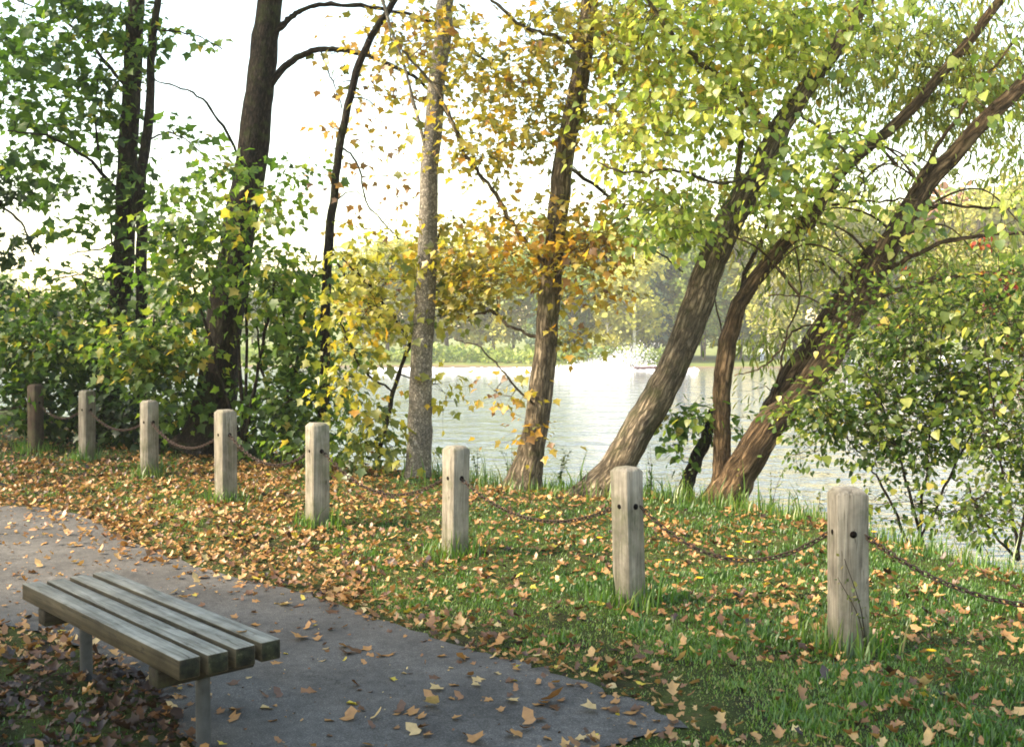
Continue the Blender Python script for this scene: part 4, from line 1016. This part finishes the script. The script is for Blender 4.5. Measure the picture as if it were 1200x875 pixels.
boat('moored_boat', 'low white boat moored left of the cabin boat behind the shrub', 1068, 428, 3.6, M['white_paint'], False, 2.9, 104, 'white boats moored on the far right')
boat('moored_boat', 'white cabin boat closest to the right edge behind the shrub', 1168, 428, 3.8, M['white_paint'], True, .1, 103, 'white boats moored on the far right')
boat('moored_boat', 'small white boat just right of the willow stems behind the shrub', 1001, 430, 2.2, M['white_paint'], False, .4, 103, 'white boats moored on the far right')

# wake: a churned ridge of foam behind the boat
n = 150; mrow = 14
u = np.linspace(0, 1, n); xw = (430 + u * 385 - 600) / F * 99
V = np.zeros((n, mrow, 3))
for j in range(mrow):
    a = j / (mrow - 1) * 2 - 1
    wd = (2.4 + 1.2 * (1 - u)) * (.8 + .3 * wob(u * 30, np.full(n, j * .3), 1.0)); hgt_ = (.20 + .10 * np.clip(u, 0, .8) ** 2)
    V[:, j, 0] = xw; V[:, j, 1] = 98.6 + a * wd
    V[:, j, 2] = WATER_Z - .03 + hgt_ * np.clip(1 - a * a, 0, 1) * (.75 + .35 * wob(u * 60, np.full(n, j * .9), 1.0, 2)) + .05 * RNG.normal(size=n) * (1 - a * a)
idx = np.arange(n * mrow).reshape(n, mrow)
q = np.stack([idx[:-1, :-1], idx[1:, :-1], idx[1:, 1:], idx[:-1, 1:]], -1).reshape(-1, 4)
o = MB().add(V.reshape(-1, 3), None, q).build('wake_foam', M['foam']); tag(o, 'white foam wake trailing behind the motor boat', 'foam', kind='stuff')
mb = MB(); n = 7500
u = RNG.uniform(0, 1, n) ** .7; cx = (640 + u * 112 - 600) / F * 99
hh = 2.5 * u ** 1.8 * RNG.uniform(0, 1, n) ** 1.6 + .1
pos = np.stack([cx + .9 * RNG.normal(size=n), 98.8 + (.4 + .9 * u) * RNG.normal(size=n), WATER_Z + hh + .1 * RNG.normal(size=n)], -1)
put_leaves(mb, CLUMP, pos, randn(n), randn(n), .055 * np.exp(.4 * RNG.normal(size=n)), 0)
o = mb.build('water_spray', M['spray']); tag(o, 'white water spray thrown up behind the motor boat', 'spray', kind='stuff')

def person(px, py, Yd, hgt):
    x = (px - 600) / F * Yd; z = float(height(x, Yd))
    root = empty('person', (x, Yd, z), 'person in white top and pale blue trousers standing on the far lawn', 'person')
    s = hgt / 1.75
    J = [(0, 0, .95), (0, 0, 1.2), (0, 0, 1.42), (0, .01, 1.52), (0, .01, 1.66), (.10, 0, .88), (.11, -.02, .48), (.12, .02, .06), (.12, -.14, .03), (-.10, 0, .88), (-.11, .03, .48), (-.12, .06, .06), (-.12, -.10, .03),
         (.20, 0, 1.40), (.25, .03, 1.12), (.24, -.06, .86), (.24, -.09, .78), (-.20, 0, 1.40), (-.25, .02, 1.12), (-.23, -.08, .88), (-.23, -.11, .80)]
    E = [(0, 1), (1, 2), (2, 3), (3, 4), (0, 5), (5, 6), (6, 7), (7, 8), (0, 9), (9, 10), (10, 11), (11, 12), (2, 13), (13, 14), (14, 15), (15, 16), (2, 17), (17, 18), (18, 19), (19, 20)]
    rad = [.15, .14, .15, .06, .10, .09, .06, .045, .04, .09, .06, .045, .04, .06, .045, .035, .035, .06, .045, .035, .035]
    me = bpy.data.meshes.new('body'); me.from_pydata([tuple(c * s for c in j) for j in J], E, [])
    o = bpy.data.objects.new('body', me); COL.objects.link(o); o.parent = root
    sk = o.modifiers.new('skin', 'SKIN'); sv = me.skin_vertices[0].data
    for i, r_ in enumerate(rad): sv[i].radius = (r_ * s, r_ * s * .8)
    sv[0].use_root = True
    ss = o.modifiers.new('sub', 'SUBSURF'); ss.levels = ss.render_levels = 1
    m, nt, out = new_mat('figure clothing')
    tc = nt.nodes.new('ShaderNodeTexCoord'); sp = nt.nodes.new('ShaderNodeSeparateXYZ'); nt.links.new(tc.outputs['Object'], sp.inputs[0])
    mr = nt.nodes.new('ShaderNodeMapRange'); mr.inputs[2].default_value = 1.8; nt.links.new(sp.outputs[2], mr.inputs[0])
    r_ = ramp(nt, [(0, (.05, .04, .04)), (.04, (.30, .38, .55)), (.53, (.75, .75, .74)), (.85, (.45, .30, .22)), (.95, (.06, .04, .03))], 'CONSTANT'); nt.links.new(mr.outputs[0], r_.inputs[0])
    principled(nt, out, r_.outputs[0], .8, .2); me.materials.append(m)
person(893, 418, 111.5, 1.6)

# ------------------------------------------------------------------ timber posts
POSTS = [(42, 450, 528, 18, 'dark'), (102, 457, 540, 19, 'grey'), (175, 469, 560, 21, 'grey'), (265, 480, 590, 26, 'grey'), (372, 495, 617, 28, 'grey'), (533, 522, 652, 32, 'grey'), (738, 547, 709, 38, 'grey'), (994, 571, 763, 47, 'grey')]
PROT = [40, 36, 36, 30, 28, 37, 46, 20]
PLAB = ['dark brown timber post in deep shade nearest the left edge', 'grey timber post second from the left, just in front of dark trunks', 'grey timber post third from left below the olive leaves',
        'grey timber post in front of the thick dark trunk base', 'pale timber post in front of the thin black trunk', 'pale grey timber post standing against bright water left of the brown trunk',
        'grey split timber post in front of the leaning trunk base', 'tallest nearest grey timber post with weed stalk at the right']
def dep(px, pb, z): # depth of a base pixel on terrain
    return gpt(px, pb)
post_tops = []
def make_post(loc, hgt, wid, rz, label, mat, lean=(0, 0), group='timber posts joined by chain along the path'):
    root = empty('timber_post', loc, label, 'post', group, rz)
    h2 = wid / 2; c = wid * .014; ch = wid * .20; top = hgt
    def ring(z, s, cc, dx=0, dy=0):
        a = h2 * s
        return [(-a + cc + dx, -a + dy, z), (a - cc + dx, -a + dy, z), (a + dx, -a + cc + dy, z), (a + dx, a - cc + dy, z), (a - cc + dx, a + dy, z), (-a + cc + dx, a + dy, z), (-a + dx, a - cc + dy, z), (-a + dx, -a + cc + dy, z)]
    zs = [-.25, 0, hgt * .25, hgt * .5, hgt * .75, hgt - wid * .19]
    V = []
    for i, z in enumerate(zs): V += ring(z, 1.0 + random.uniform(-.008, .012), c * random.uniform(.8, 1.4), lean[0] * z, lean[1] * z)
    V += ring(top, .68, c * .7, lean[0] * top, lean[1] * top)
    V = np.array(V); k = len(V) // 8
    idx = np.arange(k * 8).reshape(k, 8)
    q_ = np.stack([idx[:-1], np.roll(idx, -1, 1)[:-1], np.roll(idx, -1, 1)[1:], idx[1:]], -1).reshape(-1, 4)
    e = idx[-1]
    mb = MB(); mb.add(V, None, list(q_) + [(e[0], e[1], e[2], e[3]), (e[0], e[3], e[4], e[7]), (e[4], e[5], e[6], e[7])], co=V + random.uniform(0, 20))
    mb.build('shaft', mat, root)
    # bored chain hole on each visible face with a rusty eye in it
    zh = hgt - .235
    for ang, rr in ((-90, .014), (0, .019)):
        for sgn in (1, -1):
            a = R(ang); d = np.array([math.cos(a), math.sin(a), 0]) * sgn
            b = MB(); ring_pts = []
            uu = np.array([-d[1], d[0], 0]); cen = d * (h2 + .0025) + np.array([lean[0] * zh, lean[1] * zh, zh])
            ths = np.arange(12) / 12 * 2 * math.pi
            inner = np.array([cen + uu * math.cos(t_) * rr + np.array([0, 0, 1]) * math.sin(t_) * rr for t_ in ths])
            back = inner - d * .05
            b.add(np.vstack([inner, back, [cen - d * .0005]]), [(i, (i + 1) % 12, 24) for i in range(12)], [(i, 12 + i, 12 + (i + 1) % 12, (i + 1) % 12) for i in range(12)])
            b.build('bolt_hole', M['hole'], root)
    return root
PW = []
for i, (px, pt, pb, wpx, kind) in enumerate(POSTS):
    g_ = gpt(px, pb); Yp = g_[1]; top = P(px, pt, Yp)[2]; hgt = top - g_[2]
    th = R(PROT[i]); wid = wpx * Yp / F / (math.cos(th) + math.sin(th))
    view = math.atan2(-g_[1], -g_[0]); rz = view + th                      # local +x looks to the camera, turned right by th
    make_post(g_, hgt, wid, rz, PLAB[i], M['post_dark'] if kind == 'dark' else M['post_wood'], (random.uniform(-.025, .025), random.uniform(-.02, .02)))
    PW.append((g_, hgt, wid, rz))
# one more post at each end, just outside the picture, holds the outer chains
for loc, lab, at in ((np.array([2.75, 4.35]), 'grey timber post beyond the right edge holding the nearest chain', 8), (np.array([-8.0, 14.9]), 'dark timber post beyond the left edge in the thicket', 0)):
    z = float(height(loc[0], loc[1])); g_ = np.array([loc[0], loc[1], z])
    make_post(g_, .82, .15, R(-80), lab, M['post_wood'] if at else M['post_dark'])
    if at: PW.append((g_, .82, .15, R(-80)))
    else: PW.insert(0, (g_, .82, .15, R(-80)))

# ------------------------------------------------------------------ chains
def chain(a, b, sag, label):
    mid = (a + b) / 2; n0 = 200
    t = np.linspace(0, 1, n0)[:, None]
    path = a + (b - a) * t; path[:, 2] -= sag * 4 * (t[:, 0] * (1 - t[:, 0]))
    L = np.concatenate([[0], np.cumsum(np.linalg.norm(np.diff(path, axis=0), axis=1))])
    pitch = .034; n = int(L[-1] / pitch); s_ = (np.arange(n) + .5) * L[-1] / n
    C = np.stack([np.interp(s_, L, path[:, k]) for k in range(3)], -1)
    T = np.stack([np.interp(s_ + .01, L, path[:, k]) - np.interp(s_ - .01, L, path[:, k]) for k in range(3)], -1)
    mb = MB(); K, S = 12, 5
    th = np.arange(K) / K * 2 * math.pi
    ox = np.where(np.cos(th) >= 0, 1, -1) * .010 + np.cos(th) * .0125; oy = np.sin(th) * .0125
    ring = np.stack([ox, oy, np.zeros(K)], -1)
    tan = np.roll(ring, -1, 0) - np.roll(ring, 1, 0); tan /= np.linalg.norm(tan, axis=1, keepdims=True)
    nor = np.cross(tan, [0, 0, 1]); ph = np.arange(S) / S * 2 * math.pi
    tor = (ring[:, None] + .0042 * (np.cos(ph)[None, :, None] * nor[:, None] + np.sin(ph)[None, :, None] * np.array([0, 0, 1]))).reshape(-1, 3)
    ii = np.arange(K * S).reshape(K, S)
    tq = np.stack([ii, np.roll(ii, -1, 1), np.roll(np.roll(ii, -1, 0), -1, 1), np.roll(ii, -1, 0)], -1).reshape(-1, 4)
    for i in range(n):
        x_ = T[i] / np.linalg.norm(T[i]); up = np.array([0, 0, 1.0]); y_ = np.cross(up, x_); y_ /= np.linalg.norm(y_); z_ = np.cross(x_, y_)
        r_ = R(45 if i % 2 else -45) + random.uniform(-.25, .25)
        y2 = y_ * math.cos(r_) + z_ * math.sin(r_); z2 = -y_ * math.sin(r_) + z_ * math.cos(r_)
        mb.add(C[i] + tor @ np.stack([x_, y2, z2]), None, tq)
    o = mb.build('rusty_chain', M['rust'], smooth=True, origin=mid)
    tag(o, label, 'chain', 'chains hung between the timber posts')
CL = ['dark chain running off the left edge from the dark brown post', 'dark chain between the dark brown post and the second post', 'rusty chain from the second to the third post, mostly hidden by leaves', 'rusty chain between the third and fourth posts, partly among leaves',
      'rusty chain between the fourth and fifth posts', 'rusty chain from the pale fifth post past the grey trunk base to the sixth', 'rusty chain hanging before the brown trunk base between sixth and seventh posts',
      'rusty chain drooping over grass between the two nearest posts', 'rusty chain sloping off the right edge from the nearest post']
SAG = [.14, .15, .16, .2, .2, .24, .2, .24, .18]
for i in range(len(PW) - 1):
    (a, ha, wa, ra), (b, hb, wb, rb) = PW[i], PW[i + 1]
    d = b - a; d[2] = 0; d /= np.linalg.norm(d)
    pa = a + d * wa * .52 + np.array([0, 0, ha - .235]); pb = b - d * wb * .52 + np.array([0, 0, hb - .235])
    chain(pa, pb, SAG[i], CL[i])

# ------------------------------------------------------------------ bench
SEAT = .46
c_nl, c_nr, c_fl, c_fr = on_z(204, 768, SEAT), on_z(337, 754, SEAT), on_z(23, 681, SEAT), on_z(131, 671, SEAT)
near, far = (c_nl + c_nr) / 2, (c_fl + c_fr) / 2
ax = near - far; BL = np.linalg.norm(ax); ax /= BL
BW = (np.linalg.norm(c_nr - c_nl) * .5 + np.linalg.norm(c_fr - c_fl) * .5)
ctr = (near + far) / 2; gz = float(h_smooth(ctr[0], ctr[1]))
bench = empty('park_bench', (ctr[0], ctr[1], gz), 'backless weathered timber bench with four thick planks beside the asphalt path', 'bench', None, math.atan2(ax[1], ax[0]))
TH = .078; gap = .027; pw = (BW - 3 * gap) / 4
mb = MB()
for i in range(4):
    yy = -BW / 2 + pw / 2 + i * (pw + gap)
    box(mb, (BL - random.uniform(0, .012), pw, TH), (random.uniform(-.004, .004), yy, SEAT - gz - TH / 2 + random.uniform(-.002, .002)), None, .0035, hue=.13 * (i + 1))
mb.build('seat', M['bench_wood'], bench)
for sx_ in (-1, 1):
    b = MB(); box(b, (.085, BW - .01, .075), (sx_ * (BL / 2 - .24), -.0, SEAT - gz - TH - .040), None, .005, hue=.7)
    b.build('support_beam', M['beam_wood'], bench)
    l = MB(); tube(l, catmull([(sx_ * (BL / 2 - .24), 0, -.15), (sx_ * (BL / 2 - .24), 0, .1), (sx_ * (BL / 2 - .24), 0, SEAT - gz - TH - .066)], 3), .029, 16)
    l.build('leg', M['pipe'], bench, smooth=True)

# ------------------------------------------------------------------ grass
def scatter(x0, x1, y0, y1, n):
    return RNG.uniform(x0, x1, n), RNG.uniform(y0, y1, n)
def painted_shade(x, y):
    """shade painted into grass and leaf colour in the corner beside the bench"""
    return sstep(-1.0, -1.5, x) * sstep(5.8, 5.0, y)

def leafcover(x, y):
    """share of ground hidden by fallen leaves"""
    base = sstep(1.0, -3.0, x) * .52 + .27
    return np.clip(base + .26 * wob(x, y, 1.3, 5) + .22 * wob(x, y, 3.1, 2), .05, 1)

mb = MB()
tx = np.array([(-.5, 0, 0), (.5, 0, 0), (.38, .5, .0), (-.38, .5, .0), (0, 1, .0)])
def blades(x, y, hgt, hue):
    n = len(x); z = height(x, y)
    a = RNG.uniform(0, 6.283, n); lean = RNG.uniform(.1, .75, n) * hgt; wd = RNG.uniform(.0022, .0046, n) * (1 + hgt * 3)
    dx, dy = np.cos(a), np.sin(a); px_, py_ = -dy, dx
    V = np.zeros((n, 5, 3))
    for k, (sx_, s_) in enumerate(((-1, 0), (1, 0), (.75, .55), (-.75, .55), (0, 1))):
        V[:, k, 0] = x + px_ * wd * sx_ + dx * lean * s_ ** 2; V[:, k, 1] = y + py_ * wd * sx_ + dy * lean * s_ ** 2; V[:, k, 2] = z - .01 + hgt * s_ * (1 - .25 * s_ * (lean / hgt))
    b = (np.arange(n) * 5)[:, None]
    mb.add(V.reshape(-1, 3), b + np.array([[3, 2, 4]]), b + np.array([[0, 1, 2, 3]]), np.repeat(np.clip(hue, 0, 1), 5))
def grass_zone(x0, x1, y0, y1, dens, hbase):
    n = int((x1 - x0) * (y1 - y0) * dens)
    x, y = scatter(x0, x1, y0, y1, n)
    pd = path_dist(x, y); s = edge_dist(x, y)
    clump = wob(x, y, 2.3, 1) * .5 + wob(x, y, 6.0, 4) * .5
    keep = (pd > .0) & (s < 1.6) & (RNG.uniform(0, 1, n) < np.clip(1.05 - .75 * leafcover(x, y) + .5 * clump, .3, 1))
    x, y, clump, pd = x[keep], y[keep], clump[keep], pd[keep]
    hh = hbase * (.55 + .9 * np.clip(clump + .3, 0, 1.2)) * (.45 + .55 * sstep(0, .6, pd)) * np.exp(.25 * RNG.normal(size=len(x))) * (.72 + .2 * sstep(-1, 2.5, x))
    blades(x, y, hh, .34 + .15 * RNG.normal(size=len(x)) - .22 * clump + .30 * sstep(1.6, .1, pd) + .1 * sstep(.5, -2, x) - .45 * painted_shade(x, y))
grass_zone(-1.2, 4.6, 3.4, 7.6, 6500, .045)
grass_zone(-6.0, 4.2, 7.6, 12.5, 2600, .05)
grass_zone(-7.0, -1.0, 5.5, 7.6, 1300, .05)
grass_zone(-9.0, -2.0, 12.5, 16, 300, .09)
grass_zone(-3.2, -.9, 3.3, 5.6, 1700, .055)
grass_zone(-7.0, -3.0, 1.5, 5.5, 500, .06)
grass_zone(-3.2, 3.0, 1.2, 3.4, 500, .06)
# taller tufts round the posts
for (g_, hh_, ww, rr) in PW:
    n = 240; a = RNG.uniform(0, 6.283, n); r_ = ww * .62 + np.abs(RNG.normal(size=n)) * .09
    blades(g_[0] + np.cos(a) * r_, g_[1] + np.sin(a) * r_, .13 * np.exp(.35 * RNG.normal(size=n)), .45 + .2 * RNG.normal(size=n))
n = 5200; x = RNG.uniform(-1.2, 4.4, n); y = np.interp(x, EDGE[:, 0], EDGE[:, 1]) + RNG.normal(size=n) * .3
blades(x, y, .15 * np.exp(.4 * RNG.normal(size=n)), .5 + .2 * RNG.normal(size=n))
o = mb.build('grass', M['grass']); tag(o, 'green grass with bleached blades between path and water', 'grass', kind='stuff')

# ------------------------------------------------------------------ fallen leaves
def lay(mb, x, y, z, size, hue, tilt=.32):
    n = len(x); a = RNG.uniform(0, 6.283, n)
    ax_ = np.stack([np.cos(a), np.sin(a), tilt * .8 * RNG.normal(size=n)], -1)
    nr = np.array([0, 0, 1.]) + tilt * randn(n) * np.array([1, 1, .2])
    flip = RNG.uniform(0, 1, n) < .4
    bend = np.where(flip, -1, 1) * RNG.uniform(.15, .9, n); pos = np.stack([x, y, z], -1)
    kind = RNG.choice(3, n, p=(.2, .4, .4))
    for k, tm in enumerate((MAPLE, CRUMPLE, CRUMPLE2)):
        m_ = kind == k; put_leaves(mb, tm, pos[m_], ax_[m_], nr[m_], size[m_], hue[m_], bend[m_])
mb = MB()
def litter_zone(x0, x1, y0, y1, dens):
    n = int((x1 - x0) * (y1 - y0) * dens); x, y = scatter(x0, x1, y0, y1, n)
    pd = path_dist(x, y); s = edge_dist(x, y)
    keep = (s < 1.2) & (pd > -.02) & (RNG.uniform(0, 1, n) < np.clip(leafcover(x, y) + .5 * sstep(.35, .0, pd) * (1 - .5 * leafcover(x, y)), 0, 1))
    x, y = x[keep], y[keep]; n = len(x)
    shade = np.maximum(sstep(-3.0, -7.0, x), 3.4 * painted_shade(x, y))  # leaf colour darkened at far left and bench corner, shade painted in
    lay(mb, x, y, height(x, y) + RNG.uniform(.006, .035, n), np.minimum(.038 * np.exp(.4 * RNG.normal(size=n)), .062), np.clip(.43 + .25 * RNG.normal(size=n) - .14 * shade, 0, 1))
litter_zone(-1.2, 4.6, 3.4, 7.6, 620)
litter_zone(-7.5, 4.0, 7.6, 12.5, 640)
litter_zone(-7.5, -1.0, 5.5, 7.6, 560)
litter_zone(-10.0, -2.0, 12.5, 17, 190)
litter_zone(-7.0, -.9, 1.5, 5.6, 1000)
# windblown leaves on the far end of the path
n = 9000; x, y = scatter(-8.0, -1.6, 5.2, 11.5, n); pd = path_dist(x, y)
keep = (pd < 0) & (RNG.uniform(0, 1, n) < np.clip(.12 + .85 * sstep(-.5, 0, pd) + .45 * np.clip(wob(x, y, 1.7, 3), 0, 1) + .25 * sstep(-2.6, -4.5, x), 0, 1) * .8)
x, y = x[keep], y[keep]; n = len(x)
lay(mb, x, y, h_smooth(x, y) + .014 + RNG.uniform(0, .01, n), .042 * np.exp(.35 * RNG.normal(size=n)), np.clip(.50 + .18 * RNG.normal(size=n), 0, 1), .3)
o = mb.build('leaf_litter', M['litter']); tag(o, 'brown and tan fallen leaves strewn over grass and path edge', 'leaves', kind='stuff')

mb = MB(); n = 9000; x, y = scatter(-6, 1.6, 3.6, 10.5, n); pd = path_dist(x, y); keep = (pd < .02) & (RNG.uniform(0, 1, n) < .25 + .75 * np.exp(pd / .12)); x, y = x[keep], y[keep]; n = len(x)
put_leaves(mb, CLUMP, np.stack([x, y, h_smooth(x, y) + .017], -1), randn(n) * [1, 1, .3], np.array([0, 0, 1.]) + .3 * randn(n), np.minimum(.010 * np.exp(.5 * RNG.normal(size=n)), .03), np.clip(.3 + .3 * RNG.normal(size=n), 0, .93))
o = mb.build('grit', M['litter']); tag(o, 'bits of bark, stones and crushed leaf on the asphalt', 'grit', kind='stuff')

# single leaves lying on the near asphalt, each an object
LK = [('tan', .52), ('pale', .84), ('brown', .14), ('yellow', 1.0), ('russet', .33)]
lm = {}
for nm, hu in LK:
    for v_ in range(3):
        q_ = MB(); a = np.array([[1.0, 0, .0]])
        put_leaves(q_, (MAPLE, CRUMPLE, CRUMPLE2)[v_], np.array([[-.45, 0, .06]]), a, np.array([[.15 * (v_ - 1), .25, 1.0]]), 1.0, min(1, max(0, hu)), .35 + .25 * v_ if v_ != 1 else -.3)
        me = q_.mesh('fallen_leaf'); me.materials.append(M['litter']); lm[(nm, v_)] = me
placed = 0; spots = []
seen_fix = [(315, 833, 'pale', .10), (270, 846, 'tan', .10), (505, 832, 'pale', .10), (455, 770, 'tan', .10), (415, 768, 'brown', .10), (645, 827, 'russet', .11), (415, 828, 'yellow', .09), (462, 800, 'yellow', .08), (410, 845, 'tan', .1),
            (480, 838, 'tan', .1), (690, 836, 'pale', .09), (740, 838, 'tan', .09), (620, 850, 'tan', .08), (540, 778, 'tan', .08), (510, 812, 'pale', .1), (350, 752, 'tan', .12), (335, 712, 'pale', .1), (388, 712, 'brown', .12), (390, 720, 'brown', .1),
            (300, 735, 'tan', .09), (360, 815, 'russet', .1), (585, 757, 'tan', .09), (481, 683, 'brown', .09), (405, 770, 'brown', .08), (430, 764, 'tan', .07), (445, 773, 'russet', .07), (402, 762, 'tan', .08), (470, 836, 'brown', .09), (492, 843, 'tan', .07), (255, 838, 'russet', .08), (275, 838, 'brown', .08), (650, 832, 'brown', .07), (632, 829, 'tan', .07), (560, 800, 'pale', .08), (600, 826, 'pale', .09), (560, 872, 'tan', .1), (485, 862, 'pale', .08)]
for f in seen_fix: spots.append(f)
tries = 0
while len(spots) < 265 and tries < 20000:
    tries += 1
    x = random.uniform(-2.6, 1.0); y = random.uniform(3.9, 6.9)
    if not bool(in_path(np.array([x]), np.array([y]))[0]): continue
    pd_ = float(-path_dist(np.array([x]), np.array([y]))[0])
    if random.random() > .30 + .7 * math.exp(-pd_ / .25): continue
    px = 600 + F * x / y
    if not (0 < px < 1200): continue
    nm = random.choices([k[0] for k in LK], [.36, .16, .27, .05, .16])[0]
    spots.append((x, y, nm, random.uniform(.028, .058), 'w'))
for sp in spots:
    if len(sp) == 4: w_ = unground(sp[0], sp[1]); sp = sp[:3] + (sp[3] * .85,); x, y = w_[0], w_[1]
    else: x, y = sp[0], sp[1]
    nm, sz = sp[2], sp[3]
    ob = bpy.data.objects.new('fallen_leaf', lm[(nm, random.choice((0, 1, 1, 2, 2)))]); COL.objects.link(ob)
    ob.location = (x, y, float(h_smooth(x, y)) + .016); ob.rotation_euler = (0, 0, random.uniform(0, 6.28)); ob.scale = (sz, sz, sz * random.uniform(.5, 1.1))
    tag(ob, {'tan': 'tan fallen leaf lying on the dark asphalt path', 'pale': 'pale cream fallen leaf lying on the dark asphalt path', 'brown': 'dark brown curled leaf lying on the dark asphalt path',
             'yellow': 'yellow fallen leaf lying on the dark asphalt path', 'russet': 'russet orange fallen leaf lying on the dark asphalt path'}[nm], 'leaf', nm + ' leaves on the asphalt')

# ------------------------------------------------------------------ weeds, stalk, dandelions
def weed(base, hgt, label, group, n=22, lean=(0, 0), size=.035, mat='weed', hue=(.45, .25)):
    root = empty('weed_plant', base, label, 'weed', group)
    st = MB(); lf = MB()
    for k in range(random.choice((1, 2, 2, 3))):
        dx, dy = lean[0] + random.uniform(-.25, .25) * (k > 0) * hgt, lean[1] + random.uniform(-.25, .25) * (k > 0) * hgt
        hh = hgt * random.uniform(.7, 1)
        path = catmull([np.array(base) - [0, 0, .03], np.array(base) + [dx * .3, dy * .3, hh * .5], np.array(base) + [dx, dy, hh]], 6)
        tube(st, path, np.linspace(.004, .0015, len(path)), 5)
        i = RNG.integers(2, len(path), n); pos = path[i] + randn(n) * .012; ax_ = randn(n) + np.array([0, 0, .3])
        put_leaves(lf, OVAL, pos, ax_, np.array([0, 0, 1.]) + .5 * randn(n), size * np.exp(.3 * RNG.normal(size=n)), np.clip(hue[0] + hue[1] * RNG.normal(size=n), 0, 1))
    a = st.build('stem', M['bark_twig'] if mat == 'weed' else M[mat]); adopt(a, root)
    b = lf.build('leaves', M['weed']); adopt(b, root)
g_, hh_, ww, rr = PW[8]
weed((g_[0] + .06, g_[1] - .13, g_[2]), .55, 'thin weed stalk leaning across the nearest timber post', None, 16, (-.13, -.01), .026)
for i, px in enumerate([560, 600, 655, 735, 765, 800, 870, 905, 930, 960, 1000, 1035, 1090]):
    Y0 = None
    x_guess = (px - 600) / F * 10.5
    for _ in range(10):
        yy = float(np.interp(x_guess, EDGE[:, 0], EDGE[:, 1])) - .05 + .02 * (i % 4); x_guess = (px - 600) / F * yy
    weed((x_guess, yy, float(height(x_guess, yy))), random.uniform(.3, .62), 'slender bank weed standing against the water between the leaning trunk and right shrub' if px > 720 else 'slender bank weed against the water left of the leaning trunk',
         'slender weeds along the bank edge right' if px > 720 else 'slender weeds along the bank edge left', 16, (random.uniform(-.08, .08), 0), .035)
for px, py in ((853, 663), (864, 632), (874, 645), (817, 690), (780, 668), (1022, 632), (1088, 781), (700, 640), (147, 515)):
    q_ = gpt(px, py + 6)
    root = empty('yellow_flower', q_, 'small yellow wildflower in the grass', 'flower', 'yellow wildflowers in the grass')
    st = MB(); tube(st, catmull([q_, q_ + [.01, 0, .05], q_ + [.015, .005, .10]], 3), .0025, 5); adopt(st.build('stem', M['weed']), root)
    pt = MB(); n = 14; a = np.arange(n) / n * 6.283
    put_leaves(pt, OVAL, np.repeat((q_ + [.015, .005, .10])[None], n, 0), np.stack([np.cos(a), np.sin(a), .35 * np.ones(n)], -1), np.array([0, 0, 1.]) + .1 * randn(n), .028, .5)
    adopt(pt.build('petals', M['petal']), root)

# one leaf resting on the bench seat
q_ = on_z(284, 741, SEAT)
ob = bpy.data.objects.new('fallen_leaf', lm[('tan', 1)]); COL.objects.link(ob)
ob.location = (q_[0], q_[1], SEAT + .006); ob.rotation_euler = (0, 0, 1.1); ob.scale = (.045, .045, .03)
tag(ob, 'small tan fallen leaf resting on the bench seat', 'leaf')
